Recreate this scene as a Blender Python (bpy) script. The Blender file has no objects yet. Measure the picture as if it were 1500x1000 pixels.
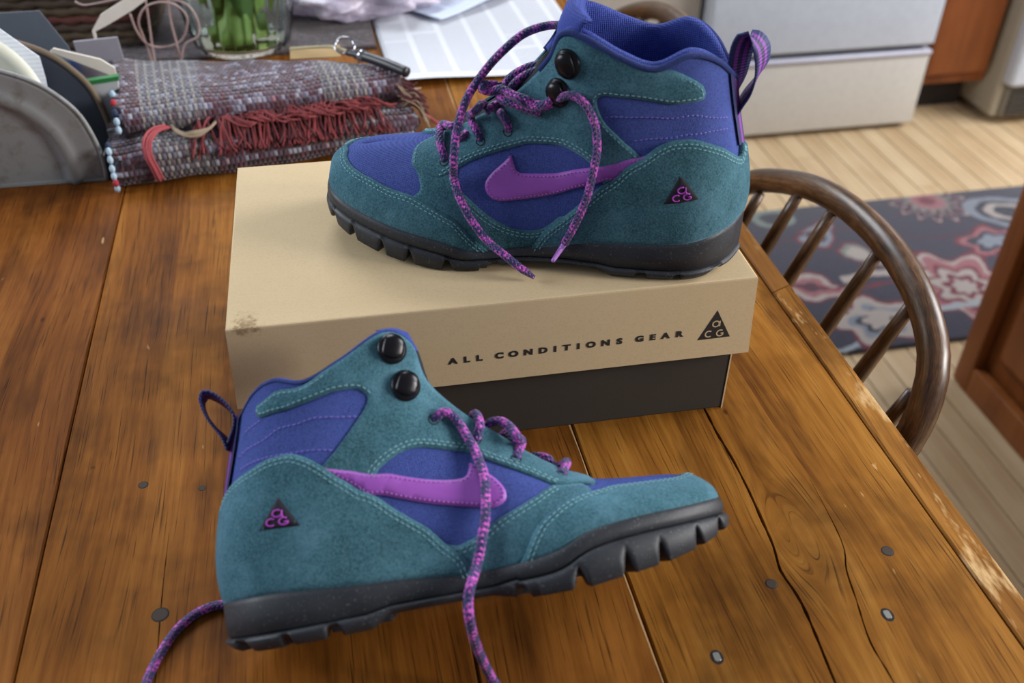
import bpy, bmesh, math, random, json
import numpy as np
from mathutils import Vector, Matrix
from mathutils.geometry import delaunay_2d_cdt
rng = np.random.RandomState(7); random.seed(7)
SC = bpy.context.scene; COL = SC.collection
DATA = '''{"U":{"tab":[[285,-8,33,258,-6,57,2,0,14,14,0,1],[281,10,31.5,250,-5,60,2,3,14,12,10,1],[270,24,30,240,-3,62.5,1,3,14,8,17,1],[251,36,27,228,-1,65,0,3,16,4,22,0],[226,46,23.5,213,0,69,0,3,18,0,26,0],[200,50,19.5,200,4,75.5,0,3,20,0,24,-3],[178,48,12.5,183,11,88,0,2,24,0,18,-10],[150,42,13.8,165,13,101,0,2,30,0,16,-20],[122,41,19,148,15,117,0,1,35,-2,14,-30],[104,43,23.5,135,18,134,0,1,40,-3,12,-35],[90,44,25,128,22,150,0,1,40,-4,10,-40],[76,44,25.5,115,28,151,0,1,40,-5,6,-40],[60,44,26.5,93,33,142,0,1,40,-5,4,-40],[42,42,28.5,73,34,137,-1,1,40,-6,2,-40],[28,35,31,53,29,144.5,-2,1,35,-7,2,-40],[16,22,33,37,19,138,-4,1,30,-8,1,-40],[8,5,34,23.5,3,122,-5,0,25,-6,0,-35]],"mb":[-8,-24,-35,-41,-44,-45,-42,-35,-30,-28,-28,-29,-30,-28,-22,-12,5],"panels":{"bumper":[[0.0,0.0,0],[0.1,0.0,0],[0.2,0.0,0],[0.3,0.0,0],[0.3987,0.0,0],[0.3856,0.0797,1],[0.3654,0.1754,1],[0.3453,0.2527,1],[0.3225,0.2866,1],[0.2927,0.3348,1],[0.2569,0.3841,1],[0.2194,0.397,1],[0.1745,0.4358,1],[0.1319,0.456,1],[0.0933,0.4905,1],[0.0569,0.5415,1],[0.035,0.6,0],[0.0,0.63,0]],"quarter":[[0.2584,0.3614,1],[0.2704,0.4481,1],[0.258,0.5516,1],[0.243,0.6263,1],[0.2422,0.6929,1],[0.2934,0.6876,1],[0.3413,0.6515,1],[0.3478,0.6197,1],[0.3443,0.5449,1],[0.3547,0.4662,1],[0.3787,0.3781,1],[0.4001,0.2842,1],[0.4212,0.2025,1],[0.4425,0.1488,1],[0.4601,0.1293,1],[0.4754,0.1363,1],[0.5019,0.1902,1],[0.5169,0.1749,1],[0.4769,0.04,1],[0.4675,0.0,0],[0.4244,0.0,0],[0.3931,0.0,0],[0.3708,0.1032,1],[0.3333,0.2312,1],[0.2935,0.3014,1]],"eyestay":[[0.2344,0.6501,1],[0.2258,0.7423,1],[0.2221,0.8333,1],[0.2329,0.9135,1],[0.262,0.97,0],[0.27,1.0,0],[0.3131,1.0,0],[0.375,1.0,0],[0.4381,1.0,0],[0.5,1.0,0],[0.53,1.0,0],[0.5625,1.0,0],[0.6,0.995,0],[0.64,0.985,0],[0.7,0.975,0],[0.7674,0.9972,1],[0.8128,1.0,1],[0.8395,0.9703,1],[0.8672,0.9003,1],[0.8924,0.8478,1],[0.8922,0.7965,1],[0.8734,0.7742,1],[0.8448,0.7935,1],[0.805,0.8359,1],[0.7582,0.8151,1],[0.6916,0.7292,1],[0.687,0.6304,1],[0.7093,0.5724,1],[0.7294,0.5356,1],[0.7481,0.4938,1],[0.7142,0.4059,1],[0.6395,0.3124,1],[0.6178,0.4005,1],[0.6055,0.437,1],[0.5697,0.5111,1],[0.5357,0.5816,1],[0.4884,0.6528,1],[0.4667,0.6669,1],[0.4227,0.6714,1],[0.3807,0.6578,1],[0.3478,0.6197,1],[0.3361,0.5939,1],[0.3054,0.5442,1],[0.2676,0.5675,1],[0.2449,0.6077,1]],"counter":[[1.0,0.0,0],[0.9,0.0,0],[0.8,0.0,0],[0.7,0.0,0],[0.6,0.0,0],[0.4562,0.0,0],[0.4677,0.0827,1],[0.4823,0.1355,1],[0.5123,0.1914,1],[0.5539,0.2422,1],[0.6092,0.3007,1],[0.666,0.3546,1],[0.7176,0.4427,1],[0.7592,0.5223,1],[0.7876,0.5836,1],[0.8158,0.6188,1],[0.8449,0.6024,1],[0.8752,0.5637,1],[0.9125,0.5302,1],[0.9653,0.4724,1],[0.985,0.57,0],[1.0,0.56,0]],"stripe":[[0.4494,0.627,1],[0.4507,0.5536,1],[0.4563,0.5121,1],[0.4819,0.4796,1],[0.4973,0.4633,1],[0.5354,0.4328,1],[0.6143,0.4046,1],[0.6785,0.4257,1],[0.7296,0.4836,1],[0.7689,0.5279,1],[0.7416,0.4605,1],[0.6748,0.3529,1],[0.6409,0.3425,1],[0.5915,0.3252,1],[0.5237,0.3336,1],[0.4855,0.3405,1],[0.4493,0.3531,1],[0.4185,0.3696,1],[0.4047,0.4059,1],[0.3981,0.4587,1],[0.4002,0.5086,1],[0.4143,0.5573,1],[0.4351,0.5986,1]]},"laces":[[[113.48,-42.0,130.92],[123.17,-41.0,132.52],[131.47,-34.0,135.02],[141.35,-18.0,139.79],[152.29,-2.0,140.74],[161.43,8.0,135.91],[171.31,12.0,126.2],[178.88,18.0,116.89],[184.38,24.0,108.54],[187.79,30.0,99.41],[190.0,36.0,88.48],[190.54,42.0,76.65],[191.36,39.25,60.64],[186.72,45.57,49.85],[179.44,49.51,37.87],[169.0,51.76,24.43],[158.38,58.0,19.89],[147.95,60.0,12.3],[137.41,57.97,3.0]],[[133.07,-4.0,123.89],[141.49,-4.0,121.18],[151.15,-3.0,118.34],[159.31,-0.0,114.17],[164.34,4.0,109.26],[165.23,10.0,106.38]],[[132.32,4.0,123.64],[139.4,4.0,121.46],[148.62,4.0,117.82],[155.97,6.0,113.31],[159.69,10.0,109.43],[160.25,12.0,105.78]],[[163.69,12.0,110.92],[169.36,14.0,113.17],[175.53,18.0,114.47],[175.78,22.0,113.09],[170.19,20.0,111.27],[164.3,20.0,113.41],[156.22,24.0,111.72],[147.51,27.0,110.54],[142.73,27.66,108.25],[135.96,30.2,109.96],[132.37,30.11,112.83]],[[164.84,16.0,111.67],[165.55,20.0,108.92],[162.05,24.0,107.36],[154.65,26.0,106.53],[148.83,26.36,104.47],[139.01,27.42,102.44]],[[160.66,22.0,111.88],[152.49,27.0,110.21],[147.24,27.39,106.63],[138.29,29.86,107.09],[132.6,29.44,110.1]],[[129.07,29.59,112.22],[124.95,33.57,117.0],[118.43,35.77,118.77],[112.04,37.87,114.89],[107.04,38.67,107.64],[103.67,40.53,96.84],[102.92,43.13,85.66],[104.42,45.54,73.44],[106.84,46.88,58.73],[111.3,47.58,43.86],[115.59,46.41,32.08],[119.25,46.18,23.2]],[[176.38,22.95,80.35],[180.06,22.09,86.45],[184.08,16.1,92.49],[178.24,26.0,101.82],[176.5,18.0,101.95],[174.3,10.0,95.78],[171.71,4.0,89.53],[172.89,-4.0,79.12]],[[173.66,20.0,97.61],[169.1,16.0,100.65],[163.64,12.0,100.13],[159.21,6.0,95.0],[157.27,0.0,87.75]],[[159.09,23.09,88.17],[159.57,24.92,93.68],[164.08,23.1,98.54],[164.64,14.0,95.49],[169.67,6.0,93.37]],[[199.36,26.33,65.11],[202.24,22.42,71.93],[205.06,13.7,77.14],[204.8,3.96,79.55],[195.73,14.0,83.6],[192.24,4.0,79.6],[188.4,-10.0,71.32]],[[193.82,19.67,78.95],[187.74,20.0,80.92],[185.89,10.0,80.04],[182.16,-0.0,79.38]],[[119.28,46.68,23.2],[121.91,48.0,18.85],[125.35,60.0,18.03]]],"tri":[[0.8106,0.4253,1],[0.7644,0.2512,1],[0.837,0.268,1]],"hooks":[[0.634,0.8661,1],[0.5798,0.795,1]],"eyelets":[[0.395,0.7725,1],[0.4503,0.7731,1],[0.3152,0.6714,1]],"quilt":[[[0.6936,0.644,1],[0.7431,0.7024,1],[0.7979,0.7489,1],[0.8448,0.7251,1],[0.8973,0.6922,1],[0.9537,0.7149,1]],[[0.7413,0.582,1],[0.7857,0.6252,1],[0.8325,0.6345,1],[0.8758,0.6109,1],[0.9472,0.6477,1]]],"pull":[[21.49,-0.0,106.99],[22.48,-0.0,119.28],[22.63,-0.0,133.87],[21.62,-0.0,143.14],[19.43,-0.0,146.98],[15.17,-0.0,145.17],[10.68,-0.0,139.62],[9.12,-0.0,130.02],[12.08,-0.0,118.2],[16.97,0.0,107.29],[19.74,-0.0,100.81]]},"L":{"tab":[[284,-5,29.5,263,-5,46.5,2,0,8,10,0,1],[281,10,29.5,254,-4,48.5,2,2,8,12,8,1],[271,22,29,243,-3,50,1,3,9,8,15,0],[252,35,28.7,231,-1,51.5,0,3,10,4,20,-1],[227,44,28.3,218,0,54,0,3,11,0,24,-2],[204,49,26,204,5,60,0,3,12,0,22,-5],[184,48.5,19,185,11,73,0,3,18,0,18,-10],[152,41.5,16.1,167,13,89,0,2,26,0,16,-18],[122,40.5,18.8,150,15,104.5,0,1,33,-2,14,-28],[104,41.5,20.8,135.5,18,124,0,1,38,-3,12,-32],[90,43,22,130.5,21,147,0,1,40,-4,10,-36],[76,43.5,23.2,117,27,154,0,1,40,-5,6,-38],[61,44,24.7,93,33,142,0,1,40,-5,4,-38],[43,41,26.3,71,32,134,-1,1,40,-6,2,-38],[29,35,26.5,54,24,139,-4,1,35,-7,2,-38],[16,22,26.3,39.5,13,135,-6,1,26,-8,1,-36],[10,5,26,25,2,119.5,-7,0,25,-7,0,-35]],"mb":[-8,-24,-35,-41,-44,-45,-42,-35,-30,-28,-28,-29,-30,-28,-22,-12,5],"panels":{"bumper":[[0.0,0.0,0],[0.1,0.0,0],[0.2,0.0,0],[0.3,0.0,0],[0.4125,0.0,0],[0.4056,0.0443,1],[0.3993,0.1252,1],[0.3903,0.2209,1],[0.3785,0.3057,1],[0.3498,0.4045,1],[0.3097,0.4909,1],[0.2678,0.5404,1],[0.2384,0.5788,1],[0.1875,0.5802,1],[0.1429,0.5757,1],[0.0979,0.5925,1],[0.04,0.7,0],[0.0,0.74,0]],"quarter":[[0.3144,0.3819,1],[0.2882,0.5145,1],[0.2871,0.6163,1],[0.2991,0.701,1],[0.335,0.6335,1],[0.3517,0.6172,1],[0.3874,0.4762,1],[0.413,0.384,1],[0.4324,0.3143,1],[0.4476,0.2401,1],[0.4608,0.1961,1],[0.4706,0.172,1],[0.4817,0.1787,1],[0.4934,0.166,1],[0.4744,0.0831,1],[0.4587,0.0,0],[0.435,0.0,0],[0.4088,0.0,0],[0.392,0.1073,1],[0.3706,0.269,1]],"eyestay":[[0.2756,0.6547,1],[0.2623,0.7434,1],[0.262,0.97,0],[0.27,1.0,0],[0.3125,1.0,0],[0.375,1.0,0],[0.4375,1.0,0],[0.5,1.0,0],[0.53,1.0,0],[0.5625,1.0,0],[0.6,0.995,0],[0.64,0.985,0],[0.7,0.985,0],[0.78,0.985,0],[0.8408,0.9555,1],[0.8621,0.938,1],[0.8903,0.9058,1],[0.9113,0.8981,1],[0.9113,0.8758,1],[0.9026,0.8389,1],[0.8795,0.8259,1],[0.8473,0.846,1],[0.8144,0.8803,1],[0.7763,0.8679,1],[0.7473,0.8386,1],[0.7227,0.7917,1],[0.7052,0.7428,1],[0.6957,0.7075,1],[0.6979,0.6671,1],[0.7125,0.6168,1],[0.7311,0.5603,1],[0.7494,0.5166,1],[0.7544,0.4959,1],[0.706,0.389,1],[0.6489,0.3342,1],[0.6349,0.4307,1],[0.6268,0.4516,1],[0.5983,0.5241,1],[0.5679,0.6054,1],[0.5416,0.6588,1],[0.5052,0.7142,1],[0.4756,0.7403,1],[0.4501,0.7194,1],[0.4315,0.7118,1],[0.4053,0.6999,1],[0.3816,0.6778,1],[0.3514,0.6256,1],[0.3354,0.6237,1],[0.2999,0.6864,1]],"counter":[[1.0,0.0,0],[0.9,0.0,0],[0.8,0.0,0],[0.7,0.0,0],[0.6,0.0,0],[0.4575,0.0,0],[0.4637,0.1009,1],[0.4824,0.1767,1],[0.5069,0.2554,1],[0.5414,0.2929,1],[0.5772,0.3156,1],[0.6428,0.3468,1],[0.6696,0.3624,1],[0.7121,0.4216,1],[0.7513,0.5129,1],[0.7866,0.5953,1],[0.8145,0.6381,1],[0.8436,0.6266,1],[0.8798,0.5922,1],[0.9182,0.5845,1],[0.9626,0.5893,1],[0.985,0.6,0],[1.0,0.56,0]],"stripe":[[0.4728,0.6728,1],[0.4643,0.6572,1],[0.448,0.6277,1],[0.4301,0.5795,1],[0.42,0.5175,1],[0.4199,0.4596,1],[0.4284,0.4161,1],[0.4396,0.4009,1],[0.4682,0.4011,1],[0.5027,0.3938,1],[0.548,0.3752,1],[0.6264,0.3445,1],[0.6503,0.344,1],[0.7085,0.411,1],[0.753,0.506,1],[0.6977,0.438,1],[0.6375,0.4174,1],[0.5556,0.4783,1],[0.5125,0.5212,1],[0.4842,0.5559,1],[0.4743,0.5812,1],[0.4725,0.6228,1]]},"laces":[[[133.93,22.64,99.43],[138.05,24.64,101.9],[142.44,25.52,103.47],[146.17,24.31,101.52],[149.43,23.83,95.26],[153.61,26.82,84.13],[156.14,30.92,73.63],[157.06,35.95,64.29],[155.91,39.95,54.26],[153.58,43.37,43.46],[149.01,45.63,30.93],[145.19,46.01,21.28],[140.98,52.0,13.7],[137.85,52.0,6.22],[136.73,51.5,-1.65],[136.71,41.14,-12.74],[138.32,25.08,-25.19],[141.45,8.3,-38.61],[146.27,3.68,-50.96],[151.77,13.1,-62.75]],[[156.18,20.83,85.51],[160.11,20.61,92.13],[160.37,18.0,95.67],[159.73,12.0,100.34],[157.94,4.0,101.22],[156.61,-4.0,98.41]],[[175.72,22.06,71.1],[181.38,14.4,80.23],[179.05,24.0,82.74],[176.73,18.0,89.1],[172.38,14.0,93.82],[166.42,10.0,94.62],[162.12,4.0,92.16]],[[177.57,12.0,76.44],[177.35,10.0,82.83],[175.38,4.0,87.67],[172.04,-4.0,87.5],[169.92,-12.0,85.85]],[[198.77,19.19,58.2],[204.67,6.75,65.28],[200.7,10.0,63.69],[198.86,-0.0,63.91]],[[187.81,-4.0,72.59],[191.63,-0.0,71.17],[194.87,4.0,69.09],[196.15,4.0,65.73]],[[14.12,-36.25,30.88],[4.33,-40.76,25.42],[-1.3,-40.23,24.21],[-11.3,-39.21,24.69],[-21.63,-35.05,21.6],[-30.55,-27.88,14.82],[-36.99,-18.83,5.44],[-41.36,-10.08,-3.93],[-43.73,-1.35,-13.61],[-44.56,9.15,-25.59]]],"tri":[[0.8124,0.43,1],[0.8409,0.2882,1],[0.7666,0.2726,1]],"hooks":[[0.6676,0.9027,1],[0.6233,0.7764,1]],"eyelets":[[0.5427,0.8128,1],[0.4697,0.8377,1],[0.4047,0.7993,1],[0.3307,0.8058,1]],"quilt":[[[0.9482,0.719,1],[0.8797,0.7137,1],[0.8421,0.7734,1],[0.7964,0.7876,1],[0.7658,0.7497,1],[0.7174,0.6678,1],[0.6977,0.6378,1]],[[0.9305,0.6379,1],[0.8707,0.629,1],[0.8254,0.6464,1],[0.7846,0.6246,1],[0.7305,0.554,1]],[[0.9399,0.8187,1],[0.9109,0.8129,1],[0.8885,0.8182,1]]],"pull":[[21.5,0.0,111.21],[25.18,0.0,118.32],[26.15,-0.0,125.2],[22.88,0.0,132.13],[16.87,-0.0,138.81],[11.82,-0.0,141.35],[9.05,-0.0,137.92],[9.99,-0.0,130.64],[13.54,-0.0,122.89],[18.3,-0.0,115.73],[20.6,0.0,107.5]]},"pose":{"U":{"O":[0.157,0.566,0.1182409806081895],"M":[[-0.9927337820337082,-0.12033136751923736,0.0],[0.12033136751923736,-0.9927337820337082,0.0],[0.0,0.0,1.0]],"s":1},"L":{"O":[-0.15570408487611062,0.3125505437505341,0.01760483760946717],"M":[[0.9786395418735309,-0.03476794126771186,-0.20262240088784134],[0.17486535385880947,0.6590472089055233,0.7314908642309856],[0.10810529636137856,-0.7512975220866669,0.6510493669490567]],"s":-1}},"cam":[1435.1636717439628,0.6611747681514921,0.012030083185320143,0.47694909441623706],"box":[-0.1730433140464264,0.4686680509062044,0.19014147531391362,0.20984442111757426,0.1182409806081895,0.06132105142935689,0.006177762479321636],"ty":-0.20497491478715746,"joints":[0.1512613324601077,0.3762804503598556,-0.20087456062188633,0.35627036356520736]}'''
D = json.loads(DATA)
F_PX, PITCH, ROLL, CH = D['cam']
# ---------------------------------------------------------------- camera
def make_camera():
    cd = bpy.data.cameras.new('camera'); cam = bpy.data.objects.new('camera', cd); COL.objects.link(cam)
    cd.sensor_width = 36; cd.lens = F_PX/1500*36; cd.clip_start = .02; cd.clip_end = 60
    fw = Vector((0, math.cos(PITCH), -math.sin(PITCH))); up = Vector((0, math.sin(PITCH), math.cos(PITCH))); r = Vector((1, 0, 0))
    c, s = math.cos(ROLL), math.sin(ROLL)
    r2 = c*r+s*up; u2 = -s*r+c*up
    M = Matrix((r2, u2, -fw)).transposed().to_4x4(); M.translation = (0, 0, CH)
    cam.matrix_world = M; SC.camera = cam
    cd.dof.use_dof = True; cd.dof.focus_distance = .68; cd.dof.aperture_fstop = 23.0/5.2*(36/22.3)*.93
    return cam
make_camera()
# ---------------------------------------------------------------- light
SC.view_settings.view_transform = 'Standard'; SC.view_settings.look = 'None'
SC.view_settings.exposure = -0.08; SC.view_settings.gamma = 1.0; SC.view_settings.use_curve_mapping = False
W = bpy.data.worlds.new('room_light'); SC.world = W; W.use_nodes = True
W.node_tree.nodes['Background'].inputs[0].default_value = (.62, .68, .80, 1); W.node_tree.nodes['Background'].inputs[1].default_value = .33
TY = D['ty']
DV = Vector((math.sin(TY), math.cos(TY), 0)); NV = Vector((math.cos(TY), -math.sin(TY), 0))   # along the table, across the table
def rm(n, t, z=0.): return NV*n+DV*t+Vector((0, 0, z))
def window_light(name, loc, target, sx, sy, power, col):
    ld = bpy.data.lights.new(name, 'AREA'); ld.shape = 'RECTANGLE'; ld.size = sx; ld.size_y = sy; ld.energy = power; ld.color = col
    o = bpy.data.objects.new(name, ld); COL.objects.link(o); o.location = loc
    o.rotation_euler = (Vector(target)-Vector(loc)).to_track_quat('-Z', 'Y').to_euler(); return o
window_light('window_daylight', rm(-1.75, 1.0, .95), rm(0, .6, 0), 1.1, .9, 40, (.86, .93, 1))
window_light('window_daylight', rm(1.95, -.2, .72), rm(.1, .45, .05), .6, .6, 48, (1, .97, .93))
window_light('window_daylight', rm(-.1, 2.45, 1.55), rm(0, .6, 0), 1.1, .8, 36, (.9, .95, 1))
window_light('window_daylight', rm(2.9, 1.0, 1.35), rm(1.25, 1.95, -.6), 1.3, 1.1, 98, (.97, .98, 1))
# ---------------------------------------------------------------- helpers
def tag(o, label=None, cat=None, group=None, kind=None):
    if label: o['label'] = label
    if cat: o['category'] = cat
    if group: o['group'] = group
    if kind: o['kind'] = kind
    return o
def empty(name, loc=(0, 0, 0), M=None, **k):
    o = bpy.data.objects.new(name, None); COL.objects.link(o); o.empty_display_size = .02
    if M is not None: o.matrix_world = M
    else: o.location = loc
    return tag(o, **k)
def link(name, me, m=None, parent=None, M=None, **k):
    o = bpy.data.objects.new(name, me); COL.objects.link(o)
    if m is not None:
        me.materials.clear()
        for q in (m if isinstance(m, (list, tuple)) else [m]): me.materials.append(q)
    if parent is not None: o.parent = parent
    if M is not None: o.matrix_local = M
    return tag(o, **k)
def mesh(name, V, Fc, smooth=True, uv=None, mi=None):
    me = bpy.data.meshes.new(name); me.from_pydata([tuple(map(float, v)) for v in V], [], [tuple(map(int, f)) for f in Fc]); 
    if uv is not None:
        l = me.uv_layers.new(name='UVMap'); uv = np.asarray(uv); vi = np.zeros(len(me.loops), int); me.loops.foreach_get('vertex_index', vi)
        l.data.foreach_set('uv', uv[vi].ravel().astype(float))
    if mi is not None: me.polygons.foreach_set('material_index', mi)
    me.polygons.foreach_set('use_smooth', [smooth]*len(me.polygons)); me.update()
    return me
class MB:
    """collects shapes, builds ONE mesh"""
    def __init__(s): s.V = []; s.F = []
    def add(s, V, F):
        n = len(s.V); s.V += [tuple(v) for v in V]; s.F += [tuple(i+n for i in f) for f in F]; return s
    def box(s, c, d, M=None, bev=0):
        bm = bmesh.new(); bmesh.ops.create_cube(bm, size=1)
        for v in bm.verts: v.co = Vector((v.co.x*d[0], v.co.y*d[1], v.co.z*d[2]))
        if bev: bmesh.ops.bevel(bm, geom=bm.edges[:], offset=bev, segments=2, profile=.6, affect='EDGES')
        bm.verts.index_update(); c = Vector(c)
        V = [(M @ (v.co+c)) if M is not None else v.co+c for v in bm.verts]; F = [[v.index for v in f.verts] for f in bm.faces]; bm.free()
        return s.add(V, F)
    def tube(s, P, r, seg=10, closed=False, caps=True):
        V, F, _ = tube_vf(P, r, seg, closed, caps); return s.add(V, F)
    def me(s, name, smooth=True): return mesh(name, s.V, s.F, smooth)
def catmull(P, step, closed=False):
    P = [np.array(p, float) for p in P]; n = len(P); out = []
    rngN = n if closed else n-1
    for i in range(rngN):
        p1, p2 = P[i], P[(i+1) % n]; p0 = P[(i-1) % n] if closed or i > 0 else 2*p1-p2; p3 = P[(i+2) % n] if closed or i+2 < n else 2*p2-p1
        k = max(1, int(np.linalg.norm(p2-p1)/step))
        for j in range(k):
            f = j/k; out.append(.5*(2*p1+(p2-p0)*f+(2*p0-5*p1+4*p2-p3)*f*f+(3*p1-p0-3*p2+p3)*f**3))
    if not closed: out.append(P[-1])
    return np.array(out)
def tube_vf(P, r, seg=10, closed=False, caps=True):
    P = np.array(P, float); n = len(P); r = np.broadcast_to(np.asarray(r, float), (n,))
    Tn = np.gradient(P, axis=0) if not closed else np.roll(P, -1, 0)-np.roll(P, 1, 0)
    Tn /= np.linalg.norm(Tn, axis=1)[:, None]+1e-12
    a = np.array([0, 0, 1.]) if abs(Tn[0][2]) < .9 else np.array([1., 0, 0]); nrm = np.cross(Tn[0], a); nrm /= np.linalg.norm(nrm)
    V = []; L = 0; UV = []; ang = np.linspace(0, 2*math.pi, seg, endpoint=False)
    for i in range(n):
        nrm = nrm-Tn[i]*(nrm@Tn[i]); nrm /= np.linalg.norm(nrm)+1e-12; b = np.cross(Tn[i], nrm)
        if i: L += np.linalg.norm(P[i]-P[i-1])
        for q in ang: V.append(P[i]+r[i]*(math.cos(q)*nrm+math.sin(q)*b)); UV.append((q/(2*math.pi), L))
    F = []
    for i in range(n if closed else n-1):
        for j in range(seg):
            a0 = i*seg+j; a1 = i*seg+(j+1) % seg; b0 = ((i+1) % n)*seg+j; b1 = ((i+1) % n)*seg+(j+1) % seg; F.append((a0, a1, b1, b0))
    if caps and not closed: F.append(tuple(range(seg))[::-1]); F.append(tuple((n-1)*seg+j for j in range(seg)))
    return V, F, UV
def lathe(prof, seg=48, close=False):
    V = []; F = []; n = len(prof)
    for i in range(seg):
        a = 2*math.pi*i/seg
        for r, z in prof: V.append((r*math.cos(a), r*math.sin(a), z))
    for i in range(seg):
        for j in range(n if close else n-1):
            F.append((i*n+j, ((i+1) % seg)*n+j, ((i+1) % seg)*n+(j+1) % n, i*n+(j+1) % n))
    return V, F
def pip(poly, pts):
    x, y = pts[:, 0], pts[:, 1]; ins = np.zeros(len(pts), bool); n = len(poly)
    for i in range(n):
        x1, y1 = poly[i]; x2, y2 = poly[(i+1) % n]
        if y1 == y2: continue
        c = ((y1 > y) != (y2 > y)) & (x < (x2-x1)*(y-y1)/(y2-y1)+x1); ins ^= c
    return ins
def polydist(poly, pts, closed=True):
    d = np.full(len(pts), 1e9); n = len(poly)
    for i in range(n if closed else n-1):
        a = np.array(poly[i]); b = np.array(poly[(i+1) % n]); ab = b-a; L = ab@ab+1e-18
        t = np.clip(((pts-a)@ab)/L, 0, 1); q = a+t[:, None]*ab; d = np.minimum(d, np.hypot(*(pts-q).T))
    return d
# ---------------------------------------------------------------- materials
def lin(c):
    c = [v/255 for v in c]; return tuple([(v/12.92 if v <= .04045 else ((v+.055)/1.055)**2.4) for v in c])+(1,)
class NT:
    def __init__(s, name):
        s.m = bpy.data.materials.new(name); s.m.use_nodes = True; s.t = s.m.node_tree; s.n = s.t.nodes; s.b = s.n['Principled BSDF']
    def node(s, typ, inp=None, **pr):
        n = s.n.new(typ)
        for k, v in pr.items(): setattr(n, k, v)
        for k, v in (inp or {}).items(): s.set(n, k, v)
        return n
    def set(s, n, k, v):
        i = n.inputs[k]
        if hasattr(v, 'is_output') or isinstance(v, bpy.types.NodeSocket): s.t.links.new(v, i)
        elif isinstance(v, bpy.types.Node): s.t.links.new(v.outputs[0], i)
        else: i.default_value = v
    def coord(s, kind='Object', scale=(1, 1, 1), rot=(0, 0, 0), loc=(0, 0, 0)):
        tc = s.node('ShaderNodeTexCoord'); mp = s.node('ShaderNodeMapping', {0: tc.outputs[kind], 'Scale': scale, 'Rotation': rot, 'Location': loc}); return mp.outputs[0]
    def noise(s, vec, scale, detail=3, rough=.5, dist=0):
        return s.node('ShaderNodeTexNoise', {'Vector': vec, 'Scale': scale, 'Detail': detail, 'Roughness': rough, 'Distortion': dist}).outputs['Fac']
    def ramp(s, fac, stops, interp='LINEAR'):
        r = s.node('ShaderNodeValToRGB', {0: fac}); cr = r.color_ramp; cr.interpolation = interp
        while len(cr.elements) < len(stops): cr.elements.new(.5)
        for e, (p, c) in zip(cr.elements, stops): e.position = p; e.color = c if len(c) == 4 else lin(c)
        return r.outputs[0]
    def mix(s, f, a, b, mode='MIX'):
        n = s.node('ShaderNodeMix', data_type='RGBA', blend_type=mode)
        for k, v in ((0, f), (6, a), (7, b)):
            s.set(n, k, v)
        return n.outputs[2]
    def math(s, op, a, b=0., c=None):
        n = s.node('ShaderNodeMath', {0: a, 1: b}, operation=op)
        if c is not None: s.set(n, 2, c)
        return n.outputs[0]
    def bump(s, h, strength=.5, dist=.001, prev=None):
        n = s.node('ShaderNodeBump', {'Height': h, 'Strength': strength, 'Distance': dist})
        if prev is not None: s.set(n, 'Normal', prev)
        return n.outputs[0]
    def out(s, color=None, rough=None, normal=None, **k):
        if color is not None: s.set(s.b, 'Base Color', color)
        if rough is not None: s.set(s.b, 'Roughness', rough)
        if normal is not None: s.set(s.b, 'Normal', normal)
        for kk, v in k.items(): s.set(s.b, kk.replace('_', ' '), v)
        return s.m
def plain(name, c, rough=.6, **k):
    t = NT(name); v = t.coord(); n = t.noise(v, 60, 3)
    a = lin(c); b = tuple([x*.82 for x in a[:3]])+(1,)
    return t.out(t.mix(n, a, b), rough, **k)
def m_suede(name='teal_suede', c=(62, 98, 111)):
    t = NT(name); v = t.coord()
    big = t.noise(v, 28, 4, .6); fine = t.noise(v, 900, 4, .7); mid = t.noise(v, 190, 3, .6)
    a = lin(c); dk = lin((34, 66, 75)); lt = lin((92, 132, 150))
    c1 = t.ramp(big, [(.3, dk), (.52, a), (.78, lt)])
    c2 = t.mix(t.ramp(mid, [(.35, (0, 0, 0, 1)), (.7, (.6, .6, .6, 1))]), c1, lin((42, 84, 96)))
    c3 = t.mix(t.ramp(fine, [(.42, (.0, .0, .0, 1)), (.66, (.5, .5, .5, 1))]), c2, lin((94, 138, 150))); c3 = t.mix(t.ramp(fine, [(.34, (.4, .4, .4, 1)), (.46, (0, 0, 0, 1))]), c3, lin((26, 52, 60)))
    fz = t.node('ShaderNodeBump', {'Height': t.math('ADD', fine, t.math('MULTIPLY', mid, 1.2)), 'Strength': .55, 'Distance': .0006}).outputs[0]
    return t.out(c3, .93, fz, Sheen_Weight=.7, Sheen_Roughness=.35, Sheen_Tint=lin((130, 170, 205)), Specular_IOR_Level=.15)
def m_weave(name, c1, c2, per=.0015, rough=.75, fleck=(96, 112, 200)):
    t = NT(name); v = t.coord()
    k = 2*math.pi/per; sp = t.node('ShaderNodeSeparateXYZ', {0: v})
    sx = t.math('SINE', t.math('MULTIPLY', t.math('ADD', sp.outputs[0], sp.outputs[2]), k)); sz = t.math('SINE', t.math('MULTIPLY', t.math('SUBTRACT', sp.outputs[0], sp.outputs[2]), k))
    h = t.math('MULTIPLY', sx, sz); h01 = t.math('MULTIPLY_ADD', h, .5, .5)
    nz = t.noise(v, 40, 3); nf = t.noise(v, 1400, 2)
    base = t.mix(nz, lin(c1), lin(c2)); col = t.mix(t.math('MULTIPLY', h01, .5), base, lin(fleck)); col = t.mix(t.ramp(nf, [(.5, (0, 0, 0, 1)), (.74, (.45, .45, .45, 1))]), col, lin(fleck)); col = t.mix(t.ramp(t.noise(v, 700, 2), [(.34, (.3, .3, .3, 1)), (.48, (0, 0, 0, 1))]), col, lin([x*.6 for x in c1]))
    return t.out(col, rough, t.bump(h01, .8, .0006), Sheen_Weight=.12, Sheen_Tint=lin((120, 140, 210)), Specular_IOR_Level=.2)
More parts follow.
